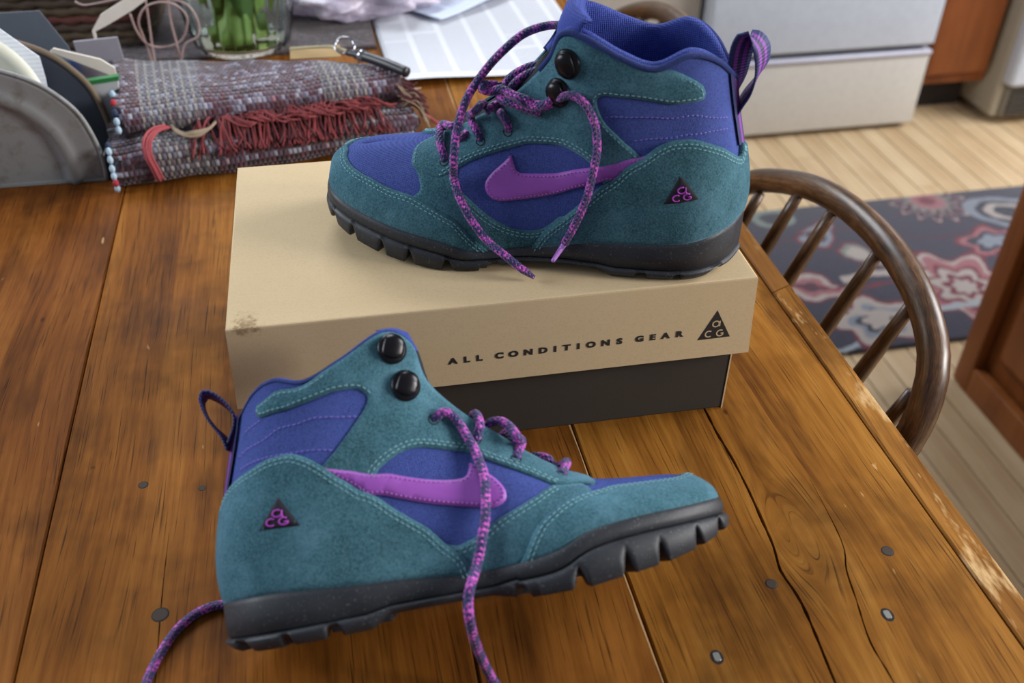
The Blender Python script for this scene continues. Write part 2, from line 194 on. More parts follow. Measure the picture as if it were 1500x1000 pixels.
def m_rubber():
    t = NT('black_rubber'); v = t.coord(); n = t.noise(v, 45, 4); f = t.noise(v, 800, 2)
    c = t.mix(n, lin((30, 33, 38)), lin((46, 48, 54))); c = t.mix(t.ramp(f, [(.62, (0, 0, 0, 1)), (.76, (.6, .6, .6, 1))]), c, lin((110, 112, 112)))
    return t.out(c, t.ramp(n, [(.3, (.45, .45, .45, 1)), (.7, (.62, .62, .62, 1))]), t.bump(f, .15, .0003), Specular_IOR_Level=.4)
def m_lace():
    t = NT('braided_lace'); tc = t.node('ShaderNodeTexCoord'); sp = t.node('ShaderNodeSeparateXYZ', {0: tc.outputs['UV']})
    u, v = sp.outputs[0], sp.outputs[1]
    A = t.math('SINE', t.math('MULTIPLY_ADD', u, 2*math.pi*3, t.math('MULTIPLY', v, 1050.)))
    Bn = t.math('SINE', t.math('MULTIPLY_ADD', u, -2*math.pi*3, t.math('MULTIPLY', v, 1050.)))
    slow = t.math('SINE', t.math('MULTIPLY_ADD', u, 2*math.pi*1, t.math('MULTIPLY', v, 430.)))
    h = t.math('MULTIPLY', A, Bn)
    cb = t.node('ShaderNodeCombineXYZ', {0: t.math('MULTIPLY', u, .011), 1: v}); nz = t.noise(cb.outputs[0], 620, 1)
    s = t.math('ADD', t.math('ADD', t.math('MULTIPLY', slow, .30), t.math('MULTIPLY', h, .30)), t.math('MULTIPLY', t.math('SUBTRACT', nz, .5), 2.2))
    col = t.ramp(t.math('MULTIPLY_ADD', s, .5, .5), [(.46, (34, 30, 88)), (.55, (88, 40, 122)), (.66, (176, 60, 168)), (.92, (206, 92, 194))])
    return t.out(col, .6, t.bump(t.math('ABSOLUTE', h), .8, .0006), Sheen_Weight=.2)
def m_cardboard(name, c, c2, stain=False, grain=.25, fib=.08):
    t = NT(name); v = t.coord(); n = t.noise(v, 14, 4, .6); f = t.noise(v, 700, 3, .6); g = t.noise(t.coord(scale=(1, 8, 8)), 120, 3)
    col = t.mix(n, lin(c), lin(c2)); dark = tuple(x*.66 for x in lin(c)[:3])+(1,)
    col = t.mix(t.ramp(f, [(.48, (0, 0, 0, 1)), (.72, (grain, grain, grain, 1))]), col, dark)
    col = t.mix(t.ramp(g, [(.55, (0, 0, 0, 1)), (.8, (fib, fib, fib, 1))]), col, lin((235, 220, 190)))
    if stain:   # torn, scuffed spot at the near left corner of the lid
        p = t.node('ShaderNodeMapping', {0: v, 'Location': (-.013, .0, -.1165), 'Scale': (1, .6, 2.1)}); 
        p.vector_type = 'POINT'; p.inputs['Location'].default_value = (-.012, 0, -.1165*2.1)
        d = t.node('ShaderNodeVectorMath', {0: p.outputs[0]}, operation='LENGTH').outputs['Value']
        dd = t.math('ADD', d, t.math('MULTIPLY', t.math('SUBTRACT', t.noise(v, 160, 4, .7), .5), .03))
        col = t.mix(t.ramp(dd, [(.0045, (.7, .7, .7, 1)), (.0085, (0, 0, 0, 1))]), col, lin((120, 92, 62)))
    return t.out(col, .82, t.bump(f, .12, .0003), Specular_IOR_Level=.25)
def m_wood(name, dark, mid, light, along='Y', scale=1., rough=.42, knot=None, seed=0., worn=0., fine=1., coat=.0, specks=True, spec=.3, mottle=0):
    t = NT(name); tc = t.node('ShaderNodeTexCoord').outputs['Object']; off = t.node('ShaderNodeVectorMath', {0: tc, 1: (seed, seed*.37, seed*.11)}, operation='ADD').outputs[0]
    sp = t.node('ShaderNodeSeparateXYZ', {0: tc}); ax = {'X': 0, 'Y': 1, 'Z': 2, 'UV': 1}[along]; others = [i for i in range(3) if i != ax]
    if along == 'UV': q = t.node('ShaderNodeSeparateXYZ', {0: t.node('ShaderNodeTexCoord').outputs['UV']}); cc = t.node('ShaderNodeMath', {0: t.math('MULTIPLY', q.outputs[0], 2*math.pi)}, operation='COSINE').outputs[0]; ss = t.math('SINE', t.math('MULTIPLY', q.outputs[0], 2*math.pi)); sp = t.node('ShaderNodeSeparateXYZ', {0: t.node('ShaderNodeCombineXYZ', {0: t.math('MULTIPLY', cc, .012), 1: q.outputs[1], 2: t.math('MULTIPLY', ss, .012)}).outputs[0]})
    L = sp.outputs[ax]; A = sp.outputs[others[0]]; Bc = sp.outputs[others[1]]
    if knot:
        kx, ky, kr = knot; dx = t.math('SUBTRACT', A, kx); dy = t.math('MULTIPLY', t.math('SUBTRACT', L, ky), .38)
        r2 = t.math('ADD', t.math('MULTIPLY', dx, dx), t.math('MULTIPLY', dy, dy)); 
        psi = t.math('MULTIPLY', dx, t.math('SUBTRACT', 1., t.math('DIVIDE', kr*kr, t.math('ADD', r2, kr*kr*.35))))
        A = t.math('ADD', psi, kx)
    wob = t.math('MULTIPLY', t.math('SUBTRACT', t.noise(off, 2.4*scale, 1), .5), .035/scale); A2 = t.math('ADD', A, wob)
    c = t.node('ShaderNodeCombineXYZ', {0: t.math('ADD', A2, seed), 1: t.math('MULTIPLY', L, .045), 2: t.math('ADD', Bc, seed*.3)}).outputs[0]
    g1 = t.noise(c, 34*scale, 4, .6); g2 = t.noise(c, 260*scale, 4, .7); 
    c3 = t.node('ShaderNodeCombineXYZ', {0: t.math('ADD', A2, seed), 1: t.math('MULTIPLY', L, .02), 2: Bc}).outputs[0]; g3 = t.noise(c3, 700*scale, 2, .6)
    big = t.noise(off, 7*scale, 3, .55)
    f = t.math('ADD', t.math('MULTIPLY', g1, .62), t.math('ADD', t.math('MULTIPLY', g2, .26*fine), t.math('MULTIPLY', big, .34)))
    f = t.math('SUBTRACT', f, .13*(fine-1))
    col = t.ramp(f, [(.42, dark), (.60, mid), (.80, light)])
    if mottle: col = t.mix(t.ramp(t.noise(off, 9, 4, .65), [(.50, (0, 0, 0, 1)), (.68, (mottle, mottle, mottle, 1))]), col, lin([x*.55 for x in dark])); col = t.mix(t.ramp(t.noise(t.node('ShaderNodeVectorMath', {0: off, 1: (1, .3, 1)}, operation='MULTIPLY').outputs[0], 30, 3, .6), [(.54, (0, 0, 0, 1)), (.70, (mottle, mottle, mottle, 1))]), col, lin([x*.8 for x in dark]))
    col = t.mix(t.ramp(g3, [(.30, (.5*fine, .5*fine, .5*fine, 1)), (.42, (0, 0, 0, 1))]), col, lin([x*.5 for x in dark]))
    if specks:
        vs = t.node('ShaderNodeTexVoronoi', {'Vector': t.node('ShaderNodeVectorMath', {0: off, 1: (1, .55, 1)}, operation='MULTIPLY').outputs[0], 'Scale': 34*scale}); 
        spk = t.ramp(vs.outputs['Distance'], [(.0, (.85, .85, .85, 1)), (.045, (.5, .5, .5, 1)), (.075, (0, 0, 0, 1))]); rare = t.ramp(t.noise(off, 21*scale, 1), [(.57, (0, 0, 0, 1)), (.6, (1, 1, 1, 1))])
        col = t.mix(t.mix(1., spk, rare, 'MULTIPLY'), col, lin((38, 24, 12)))
        ls = t.noise(t.node('ShaderNodeVectorMath', {0: off, 1: (1, .25, 1)}, operation='MULTIPLY').outputs[0], 130*scale, 2)
        col = t.mix(t.ramp(ls, [(.755, (0, 0, 0, 1)), (.79, (.45, .45, .45, 1))]), col, lin((216, 176, 120)))
    if worn:
        wn = t.noise(t.node('ShaderNodeVectorMath', {0: off, 1: (1, .25, 1)}, operation='MULTIPLY').outputs[0], 55, 4, .7); col = t.mix(t.ramp(wn, [(.56, (0, 0, 0, 1)), (.66, (worn, worn, worn, 1))]), col, lin((202, 168, 120)))
    return t.out(col, t.ramp(big, [(.3, (rough, rough, rough, 1)), (.75, (rough+.16, rough+.16, rough+.16, 1))]), t.bump(t.math('ADD', g2, t.math('MULTIPLY', g3, .5)), .16, .0006), Coat_Weight=coat, Coat_Roughness=.3, Specular_IOR_Level=spec)
# ---------------------------------------------------------------- hiking shoe
def spl(V, u):
    V = np.asarray(V, float); n = len(V)-1; u = np.clip(np.asarray(u, float), 0, 1)*n; i = np.minimum(u.astype(int), n-1); f = (u-i)[..., None]
    p1 = V[i]; p2 = V[i+1]; p0 = np.where((i > 0)[..., None], V[np.maximum(i-1, 0)], 2*p1-p2); p3 = np.where((i+2 <= n)[..., None], V[np.minimum(i+2, n)], 2*p2-p1)
    return .5*(2*p1+(-p0+p2)*f+(2*p0-5*p1+4*p2-p3)*f*f+(-p0+3*p1-3*p2+p3)*f**3)
class Shoe:
    def __init__(s, key):
        d = D[key]; s.d = d; T = np.array(d['tab'], float); Mt = T.copy(); Mt[:, 1] = d['mb']; c = T[:, 4].copy(); Mt[:, 4] = -c
        Mt[0:4, 4] = c[0:4]; Mt[-1, 4] = c[-1]; Mt[:, 7] *= -1; Mt[:, 10] *= -1
        if key == 'L': Mt[9:15, 5] -= 6; Mt[15, 5] -= 2
        s.T = {1: T/1000, -1: Mt/1000}; p = D['pose'][key]; s.mir = p['s']
        M = Matrix([list(r) for r in p['M']]).to_4x4(); M.translation = Vector(p['O']); s.M = M
    def surf(s, side, u, t):
        R = spl(s.T[side], u); t = np.asarray(t, float)[..., None]; B = R[..., 0:3]; Tp = R[..., 3:6]; P1 = B+R[..., 6:9]; P2 = Tp+R[..., 9:12]
        return (1-t)**3*B+3*(1-t)**2*t*P1+3*(1-t)*t*t*P2+t**3*Tp
    def _n(s, side, u, t):
        e = 4e-3; u0 = np.clip(u-e, 0, 1); u1 = np.clip(u+e, 0, 1); t0 = np.clip(t-e*2, 0, 1); t1 = np.clip(t+e*2, 0, 1)
        n = np.cross(s.surf(side, u1, t)-s.surf(side, u0, t), s.surf(side, u, t1)-s.surf(side, u, t0))*side
        return n/(np.linalg.norm(n, axis=-1)[..., None]+1e-12)
    def norm(s, side, u, t):
        n = s._n(side, u, t); seam = (u < 1e-3) | (u > .999) | ((t > .999) & (u < .3))
        if seam.any():
            m = n+s._n(-side, u, t); m /= np.linalg.norm(m, axis=-1)[..., None]+1e-12; n = np.where(seam[..., None], m, n)
        return n
    def xf(s, P):   # local shoe coords -> object coords (mirrors the right shoe)
        P = np.array(P, float).reshape(-1, 3).copy(); P[:, 1] *= s.mir; return P
    def obj(s, name, V, F, m, parent, smooth=True, uv=None, side=1, flip=None, **k):
        F = [tuple(f) for f in F]
        if (s.mir < 0): F = [f[::-1] for f in F]
        return link(name, mesh(name, s.xf(V), F, smooth, uv), m, parent, **k)
SU, ST = .44, .11
def resample(pts, step=.0022):
    """pts: (u,t,flag) closed loop; smooth between traced points, straight between explicit ones"""
    n = len(pts); out = []
    Q = [np.array([p[0]*SU, p[1]*ST]) for p in pts]; fl = [p[2] for p in pts]
    for i in range(n):
        p1, p2 = Q[i], Q[(i+1) % n]; k = max(1, int(np.linalg.norm(p2-p1)/step))
        p0 = Q[i-1]; p3 = Q[(i+2) % n]; a, b = fl[i], fl[(i+1) % n]
        if not a: p0 = 2*p1-p2
        if not b: p3 = 2*p2-p1
        # sharp corners stay sharp
        def sharp(x, y, z):
            v1 = y-x; v2 = z-y; c = v1@v2/(np.linalg.norm(v1)*np.linalg.norm(v2)+1e-12); return c < .25
        if sharp(Q[i-1], p1, p2): p0 = 2*p1-p2
        if sharp(p1, p2, Q[(i+2) % n]): p3 = 2*p2-p1
        for j in range(k):
            f = j/k
            if a or b: q = .5*(2*p1+(p2-p0)*f+(2*p0-5*p1+4*p2-p3)*f*f+(3*p1-p0-3*p2+p3)*f**3)
            else: q = p1+(p2-p1)*f
            out.append(q)
    out = np.array(out); out[:, 0] = np.clip(out[:, 0], 0, SU); out[:, 1] = np.clip(out[:, 1], 0, ST); return out
def panel_mesh(S, side, loop, h, grid=.003):
    keep = [0]
    for i in range(1, len(loop)):
        if np.linalg.norm(loop[i]-loop[keep[-1]]) > 4e-4: keep.append(i)
    loop = loop[keep]
    if np.linalg.norm(loop[0]-loop[-1]) < 4e-4: loop = loop[:-1]
    lo = loop.min(0); hi = loop.max(0); gx, gy = np.meshgrid(np.arange(lo[0], hi[0], grid), np.arange(lo[1], hi[1], grid)); g = np.stack([gx.ravel(), gy.ravel()], 1)
    g = g[pip(loop, g)]; g = g[polydist(loop, g) > grid*.55] if len(g) else g
    pts = np.vstack([loop, g]) if len(g) else loop; nb = len(loop)
    r = delaunay_2d_cdt([Vector(p) for p in pts], [(i, (i+1) % nb) for i in range(nb)], [list(range(nb))], 1, 1e-6)
    vo = np.array([tuple(v) for v in r[0]]); fo = [tuple(f) for f in r[2]]
    cen = np.array([vo[list(f)].mean(0) for f in fo]); ins = pip(loop, cen); fo = [f for f, k in zip(fo, ins) if k]
    u = vo[:, 0]/SU; t = vo[:, 1]/ST
    P = S.surf(side, u, t); N = S.norm(side, u, t); d = polydist(loop, vo)
    seam = (u < 1e-3) | (u > .999) | ((t > .999) & (u < .3))
    hh = np.where(d < 1e-5, np.where(seam, h, max(h*.55, h-.0006)), h)
    V = P+N*hh[:, None]
    if side < 0: fo = [f[::-1] for f in fo]
    # orient: param plane (u right, t up) has normal du x dt = +side*N
    # skirt
    ec = {}
    for f in fo:
        for a, b in zip(f, f[1:]+f[:1]): ec[(a, b)] = 1
    bd = [(a, b) for (a, b) in ec if (b, a) not in ec]; idx = {}; Vs = []
    F = list(fo); base = len(V)
    for a, b in bd:
        if seam[a] and seam[b]: continue
        for q in (a, b):
            if q not in idx: idx[q] = base+len(Vs); Vs.append(P[q]-N[q]*.0006)
        F.append((b, a, idx[a], idx[b]))
    if Vs: V = np.vstack([V, np.array(Vs)])
    return V, F
def panel(S, parent, name, pts, h, m, sides=(1, -1), grid=.003, **k):
    loop = resample(pts); VV = []; FF = []; n = 0
    for sd in sides:
        V, F = panel_mesh(S, sd, loop, h, grid); VV.append(V); FF += [tuple(i+n for i in f) for f in F]; n += len(V)
    return S.obj(name, np.vstack(VV), FF, m, parent, **k), loop
def stitches(S, MBs, sides, line, h, ins, L=.0021, gap=.0012, w=.00030, loop=None):
    """line: (u,t) metric polyline; rows offset sideways by each value of ins"""
    line = np.array(line)
    if loop is not None:
        T2 = np.gradient(line, axis=0); T2 /= np.linalg.norm(T2, axis=1)[:, None]+1e-12; tst = line+np.stack([-T2[:, 1], T2[:, 0]], 1)*.0018; k = 1 if pip(loop, tst[2:-2]).mean() > .5 else -1; ins = [k*v for v in ins]
    for sd in sides:
        u = line[:, 0]/SU; t = line[:, 1]/ST; P = S.surf(sd, u, t); N = S.norm(sd, u, t)
        for off in ins:
            Tn = np.gradient(P, axis=0); Tn /= np.linalg.norm(Tn, axis=1)[:, None]+1e-12
            side = np.cross(N, Tn)*sd; Q = P+side*off+N*h
            s = np.concatenate([[0], np.cumsum(np.linalg.norm(np.diff(Q, axis=0), axis=1))]); x = 0.
            while x+L < s[-1]:
                a = np.array([np.interp(x, s, Q[:, i]) for i in range(3)]); b = np.array([np.interp(x+L, s, Q[:, i]) for i in range(3)])
                n = np.array([np.interp(x, s, N[:, i]) for i in range(3)]); d = b-a; ln = np.linalg.norm(d)
                if ln > L*.4:
                    d /= ln; sv = np.cross(n, d); mid = (a+b)/2
                    V = [a-sv*w, a+sv*w, b+sv*w, b-sv*w, mid-sv*w+n*w*1.5, mid+sv*w+n*w*1.5]
                    MBs.add(V, [(0, 1, 5, 4), (4, 5, 2, 3), (0, 4, 3), (1, 2, 5)])
                x += L+gap
def sub(loop, pts, i0, i1):
    """part of the resampled loop between control points i0 and i1"""
    a = np.array([pts[i0][0]*SU, pts[i0][1]*ST]); b = np.array([pts[i1][0]*SU, pts[i1][1]*ST])
    ia = np.linalg.norm(loop-a, axis=1).argmin(); ib = np.linalg.norm(loop-b, axis=1).argmin()
    return loop[ia:ib+1] if ib > ia else np.vstack([loop[ia:], loop[:ib+1]])
def sole(S, root, M):
    key = 'U' if S.mir > 0 else 'L'
    lat = spl(S.T[1][:, :3], np.linspace(0, 1, 260)); med = spl(S.T[-1][:, :3], np.linspace(1, 0, 260))[1:-1]
    P = np.vstack([lat, med]); n = len(P)
    # even resample
    Pc = np.vstack([P, P[:1]]); s = np.concatenate([[0], np.cumsum(np.linalg.norm(np.diff(Pc[:, :2], axis=0), axis=1))]); K = 720
    x = np.linspace(0, s[-1], K, endpoint=False); P = np.stack([np.interp(x, s, Pc[:, i]) for i in range(3)], 1)
    for _ in range(6): P = (np.roll(P, 1, 0)+2*P+np.roll(P, -1, 0))/4
    Tn = np.roll(P, -1, 0)-np.roll(P, 1, 0); Tn[:, 2] = 0; Tn /= np.linalg.norm(Tn, axis=1)[:, None]
    Oo = np.stack([-Tn[:, 1], Tn[:, 0], 0*Tn[:, 0]], 1); c = P.mean(0)
    if ((P-c)*Oo).sum() < 0: Oo = -Oo
    X = P[:, 0]; zf = P[:, 2]
    zb0 = np.interp(X, [.0, .008, .02, .03, .088, .098, .15, .168, .2, .24, .262, .276, .292], [.006, .003, .0008, 0, 0, .0055, .0045, 0, 0, .0035, .0075, .012, .018])
    zg = np.interp(X, [0, .086, .098, .15, .165, .19, .21, .3], [.0085, .0085, .0105, .0095, .011, .0, .0, .0]); 
    fz = zf-.0075; w = np.clip((X-.165)/.03, 0, 1); zg = np.where(X > .165, (1-w)*.010+w*fz, zg); zg = np.minimum(zg, zf-.004)
    nd = np.zeros(K)
    for xc, dep, hw, flat in [(.275, .008, .0028, .15), (.260, .0105, .003, .15), (.2385, .011, .0032, .15), (.2195, .011, .0034, .15), (.195, .010, .004, .15), (.166, .005, .004, .4), (.069, .005, .0042, .6), (.046, .0045, .003, .5), (.023, .0045, .0042, .6)]:
        d = np.abs(X-xc)/hw; nd = np.maximum(nd, dep*np.clip((1-d)/(1-flat), 0, 1))
    zb = zb0+nd; zb = np.minimum(zb, zg-.0025)
    def ring(off, z): Q = P+Oo*(np.zeros(K)+off)[:, None]; Q = Q.copy(); Q[:, 2] = z; return Q
    fore = np.clip((X-.165)/.02, 0, 1)
    # midsole: feather lip down to the joint
    R = [ring(-.004, zf+.0012), ring(.0006, zf+.0014), ring(.0026, zf+.0004), ring(.0034, zf-.002), ring(.0036, (zf+zg)/2), ring(.0034, zg+.0006), ring(.0016, zg-.0004), ring(-.004, zg-.0006)]
    def rings(R):
        V = np.vstack(R); F = []
        for a in range(len(R)-1):
            for i in range(K): j = (i+1) % K; F.append((a*K+i, (a+1)*K+i, (a+1)*K+j, a*K+j))
        return V, F
    V, F = rings(R)
    mid = S.obj('midsole', V, F, M['rubber'], root, label='dark grey foam midsole above the treaded outsole')
    bev = .0006+.0022*(1-np.clip(zb0/.004, 0, 1)) 
    R = [ring(-.004, zg-.0002), ring(.0018, zg-.0003), ring(.0044, zg-.0014), ring(.0050, np.maximum(zg*.62+zb*.38, zb+.0012)), ring(.0044-.003*(fore < .5), zb+.0006), ring(.0030-.003*(fore < .5), zb), ring(-.011, zb+.0002), ring(-.0125, np.maximum(zb0+.0045, zb)), ]
    V, F = rings(R); last = (len(R)-1)*K
    cen = np.stack([X, np.interp(X, [0, .1, .2, .3], [.006, .006, .002, -.008]), zb0+.0046], 1); V = np.vstack([V, cen*1.0]); b0 = len(V)-K
    for i in range(K): j = (i+1) % K; F.append((last+i, b0+i, b0+j, last+j))
    S.obj('outsole', V, F, M['outsole'], root, label='black rubber outsole with notched tread lugs')
    # tread blocks on the underside
    mb = MB()
    for xc in np.arange(.03, .27, .02):
        if .095 < xc < .16: continue
        z0 = float(np.interp(xc, [.0, .2, .24, .27], [0, 0, .004, .012]))+.001
        for yy in (-.014, .012): mb.box((xc, yy, z0+.002), (.012, .014, .005), bev=.0008)
    S.obj('tread_blocks', mb.V, mb.F, M['outsole'], root, smooth=False, kind='stuff')
def build_shoe(key, M, label):
    S = Shoe(key); d = S.d; root = empty('hiking_shoe', M=S.M, label=label, cat='shoe', group=None)
    nu, nt = 200, 44; V = []; F = []
    for sd in (1, -1):
        u, t = np.meshgrid(np.linspace(0, 1, nu), np.linspace(0, 1, nt), indexing='ij'); P = S.surf(sd, u, t).reshape(-1, 3); b = len(V)*nu*nt
        for i in range(nu-1):
            for j in range(nt-1):
                f = (b+i*nt+j, b+(i+1)*nt+j, b+(i+1)*nt+j+1, b+i*nt+j+1); F.append(f if sd > 0 else f[::-1])
        V.append(P)
    S.obj('fabric_upper', np.vstack(V), F, M['navy'], root, label='navy blue woven nylon shell of the shoe')
    sole(S, root, M)
    pn = d['panels']; st = MB(); stp = MB()
    for nm, pan, h, mat in (('quarter_overlay', 'quarter', .0009, 'suede'), ('eyestay', 'eyestay', .0014, 'suede'), ('toe_bumper', 'bumper', .0017, 'suede'), ('side_stripe', 'stripe', .0021, 'purple'), ('heel_counter', 'counter', .0030, 'suede')):
        pts = pn[pan]; lab = {'quarter_overlay': 'dark teal suede strip between toe and side window', 'eyestay': 'teal suede eyestay running up to the ankle strap', 'toe_bumper': 'teal suede bumper wrapped round the toe', 'side_stripe': 'curved purple leather stripe on the side', 'heel_counter': 'teal suede heel counter with stitched edge'}[nm]
        if nm == 'side_stripe': sides = [(1,), (-1,)]
        else: sides = [(1, -1)]
        for sdd in sides:
            o, loop = panel(S, root, nm, pts, h, M[mat], sdd, label=lab)
        n = len(pts)
        if pan == 'bumper': ln = sub(loop, pts, 4, n-1); stitches(S, st, (1, -1), ln, h, (.0024, .0046), loop=loop)
        if pan == 'quarter': ln = sub(loop, pts, 7 if key == 'U' else 5, 15 if key == 'U' else 12); stitches(S, st, (1, -1), ln, h, (.0022, .0044), loop=loop)
        if pan == 'counter': ln = sub(loop, pts, 5, n-1); stitches(S, st, (1, -1), ln, h, (.0022, .0044), loop=loop)
        if pan == 'stripe': 
            full = np.vstack([loop, loop[:1]]); stitches(S, stp, (1, -1), full, h, (.0014,), L=.0012, gap=.0013, loop=loop)
        if pan == 'eyestay':
            if key == 'U': segs = [(0, 6), (18, 31), (32, 42)]
            else: segs = [(13, 27), (34, 47)]
            for a_, b_ in segs:
                ln = sub(loop, pts, a_, b_); stitches(S, st, (1, -1), ln, h, (.0022, .0042) if (a_, b_) in ((32, 42), (34, 47)) else (.002,), loop=loop)
    S.obj('stitching', st.V, st.F, M['thread'], root, kind='stuff', label='pale teal double rows of stitching')
    S.obj('stitching', stp.V, stp.F, M['pink_thread'], root, kind='stuff', label='pink stitching round the stripe')
    qs = MB()
    for qline in d['quilt']:
        P = catmull([(p[0]*SU, p[1]*ST, 0) for p in qline], .003)[:, :2]; stitches(S, qs, (1, -1), P, .0002, (0.,), L=.002, gap=.001, w=.00035)
    S.obj('stitching', qs.V, qs.F, M['quilt_thread'], root, kind='stuff', label='violet quilting stitches on the ankle panel')
    # binding tube along the collar edge
    uu = np.linspace(.53, 1, 90); A = S.surf(1, uu, np.ones(90)); Bm = S.surf(-1, uu[::-1], np.ones(90)); P = np.vstack([A, Bm[1:]])
    fr = S.surf(1, np.array([.27, .31, .375, .4375, .5]), np.ones(5)); 
    V_, F_, _ = tube_vf(P+np.array([0, 0, .0002 if key == 'U' else -.0016]), .0020 if key == 'U' else .0009, 10); S.obj('collar_binding', V_, F_, M['binding'], root, label='navy piping round the collar')
    # padded lining: over the rim and down inside
    V = []; ns = 9
    off = [(0, .0), (.0015, .0026 if key == 'U' else .0004), (.0045, .0030 if key == 'U' else .0002), (.0075, .0010 if key == 'U' else -.001), (.0085, -.008), (.0075, -.025), (.0060, -.05), (.010, -.085)]
    Pn = P.copy(); T_ = np.gradient(Pn, axis=0); inw = np.stack([-T_[:, 1], T_[:, 0], 0*T_[:, 0]], 1); inw /= np.linalg.norm(inw, axis=1)[:, None]+1e-9
    cc = np.array([.08, 0, 0]); sg = np.sign(((cc-Pn)*inw).sum(1)); inw *= np.median(sg)
    for o_, z_ in off:
        Q = Pn+inw*o_; Q[:, 2] = np.maximum(Pn[:, 2]+z_, .035); V.append(Q)
    m_ = len(P); F = []
    for a in range(len(off)-1):
        for i in range(m_-1): F.append((a*m_+i, (a+1)*m_+i, (a+1)*m_+i+1, a*m_+i+1))
    V = np.vstack(V); F = [f[::-1] for f in F]
    ctr = len(V); V = np.vstack([V, [[.07, 0, .036]]]); l0 = (len(off)-1)*m_
    for i in range(m_-1): F.append((l0+i, l0+i+1, ctr))
    S.obj('collar_lining', V, F, M['mesh_lining'], root, label='navy mesh padded lining inside the collar')
    # tongue
    tops = S.surf(1, np.linspace(.262, .60, 26), np.ones(26)); ex = tops[-1]
    cl = [(p[0], 0, p[2]-.003, max(.003, p[1]-.0004)) for p in tops]
    tz = .1600 if key == 'U' else .1545
    cl += [(ex[0]-.001, 0, ex[2]+.004, .0235), (ex[0]-.005, 0, tz, .030 if key == 'U' else .026), (ex[0]-.010, 0, tz+.003, .0295 if key == 'U' else .025)]
    cl = np.array(cl); cl = np.hstack([cl]); V = []; F = []; nn = 13
    thick = .0045
    for k_, (x, y, z, hw) in enumerate(cl):
        for j in range(nn):
            f = -1+2*j/(nn-1); up = .0035*(1-f*f); V.append((x+up*.7-.016*(k_ > 20)*f*f*0.6, f*hw, z+up*(.6 if k_ < 22 else .2)-(.0025*f*f if k_ >= 25 else 0)))
    m1 = len(V)
    for k_, (x, y, z, hw) in enumerate(cl):
        for j in range(nn):
            f = -1+2*j/(nn-1); V.append((x-thick-.006*(k_ > 20)*f*f, f*hw*.97, z-thick*.4))
    for b in (0, m1):
        for k_ in range(len(cl)-1):
            for j in range(nn-1):
                f = (b+k_*nn+j, b+k_*nn+j+1, b+(k_+1)*nn+j+1, b+(k_+1)*nn+j); F.append(f if b == 0 else f[::-1])
    k_ = len(cl)-1
    for j in range(nn-1): F.append((k_*nn+j, k_*nn+j+1, m1+k_*nn+j+1, m1+k_*nn+j))
    for k_ in range(len(cl)-1):
        for j in (0, nn-1): f = (k_*nn+j, (k_+1)*nn+j, m1+(k_+1)*nn+j, m1+k_*nn+j); F.append(f if j == 0 else f[::-1])
    mi = None
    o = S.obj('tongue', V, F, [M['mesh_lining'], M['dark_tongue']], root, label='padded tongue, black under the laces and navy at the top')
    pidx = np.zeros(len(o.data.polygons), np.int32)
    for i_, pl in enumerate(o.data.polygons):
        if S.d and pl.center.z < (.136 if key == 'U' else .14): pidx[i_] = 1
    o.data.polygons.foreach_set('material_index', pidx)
    # medial lace keeper edge is mirrored by the panels; eyelet holes
    for (u, t, _) in d['eyelets']:
        for sd in (1, -1):
            p = S.surf(sd, np.array([u]), np.array([t]))[0]; n = S.norm(sd, np.array([u]), np.array([t]))[0]; a = np.cross(n, [1, 0, 0]); a /= np.linalg.norm(a); b = np.cross(n, a)
            V = [p+n*.0016+.0031*(math.cos(q)*a+math.sin(q)*b) for q in np.linspace(0, 2*math.pi, 16, endpoint=False)]; V += [p+n*.0012+.0018*(math.cos(q)*a+math.sin(q)*b) for q in np.linspace(0, 2*math.pi, 16, endpoint=False)]
            Fh = [(i, (i+1) % 16, 16+(i+1) % 16, 16+i) for i in range(16)]+[tuple(range(16, 32))]; S.obj('eyelet_hole', V, Fh, M['hole'], root)
    # speed hooks
    for (u, t, _) in d['hooks']:
        for sd in (1, -1):
            p = S.surf(sd, np.array([u]), np.array([t]))[0]; n = S.norm(sd, np.array([u]), np.array([t]))[0]; dn = S.surf(sd, np.array([u]), np.array([t-.04]))[0]-p
            y = -dn/np.linalg.norm(dn); y = y-n*(y@n); y /= np.linalg.norm(y); x = np.cross(y, n); R = np.stack([x, y, n], 1); h0 = .0014
            V, F = lathe([(0, .0), (.0088, .0), (.0090, .0006), (.0084, .0014), (.0060, .0024), (.003, .0028), (0, .0029)], 32); V = np.array(V)*[.92, 1, 1]
            hk = S.obj('lace_hook', (V@R.T)+p+n*h0, F, M['black_metal'], root, label='black metal lace hook')
            # folded hook tongue
            Vt = []; Ft = []; prof = [(.0066, .0014), (.0078, .0030), (.0070, .0050), (.0042, .0062), (.000, .0060), (-.0035, .0050), (-.0062, .0046), (-.0066, .0038), (-.0040, .0037), (-.000, .0046), (.003, .0046), (.0045, .0036), (.0040, .0020)]
            ws = np.linspace(-1, 1, 9); 
            for w_ in ws:
                for (yy, zz) in prof: Vt.append((w_*.0060*(1-.12*abs(yy+.002)/.008), yy*(1-.25*w_*w_), zz-.0012*w_*w_))
            q_ = len(prof)
            for a in range(len(ws)-1):
                for b in range(q_): Ft.append((a*q_+b, (a+1)*q_+b, (a+1)*q_+(b+1) % q_, a*q_+(b+1) % q_))
            Ft.append(tuple(range(q_))); Ft.append(tuple((len(ws)-1)*q_+b for b in range(q_))[::-1])
            S.obj('hook_lip', (np.array(Vt)@R.T)+p+n*h0, Ft, M['black_metal'], hk)
    # laces
    alen = len(d['laces'])-1 if key == 'U' else -1
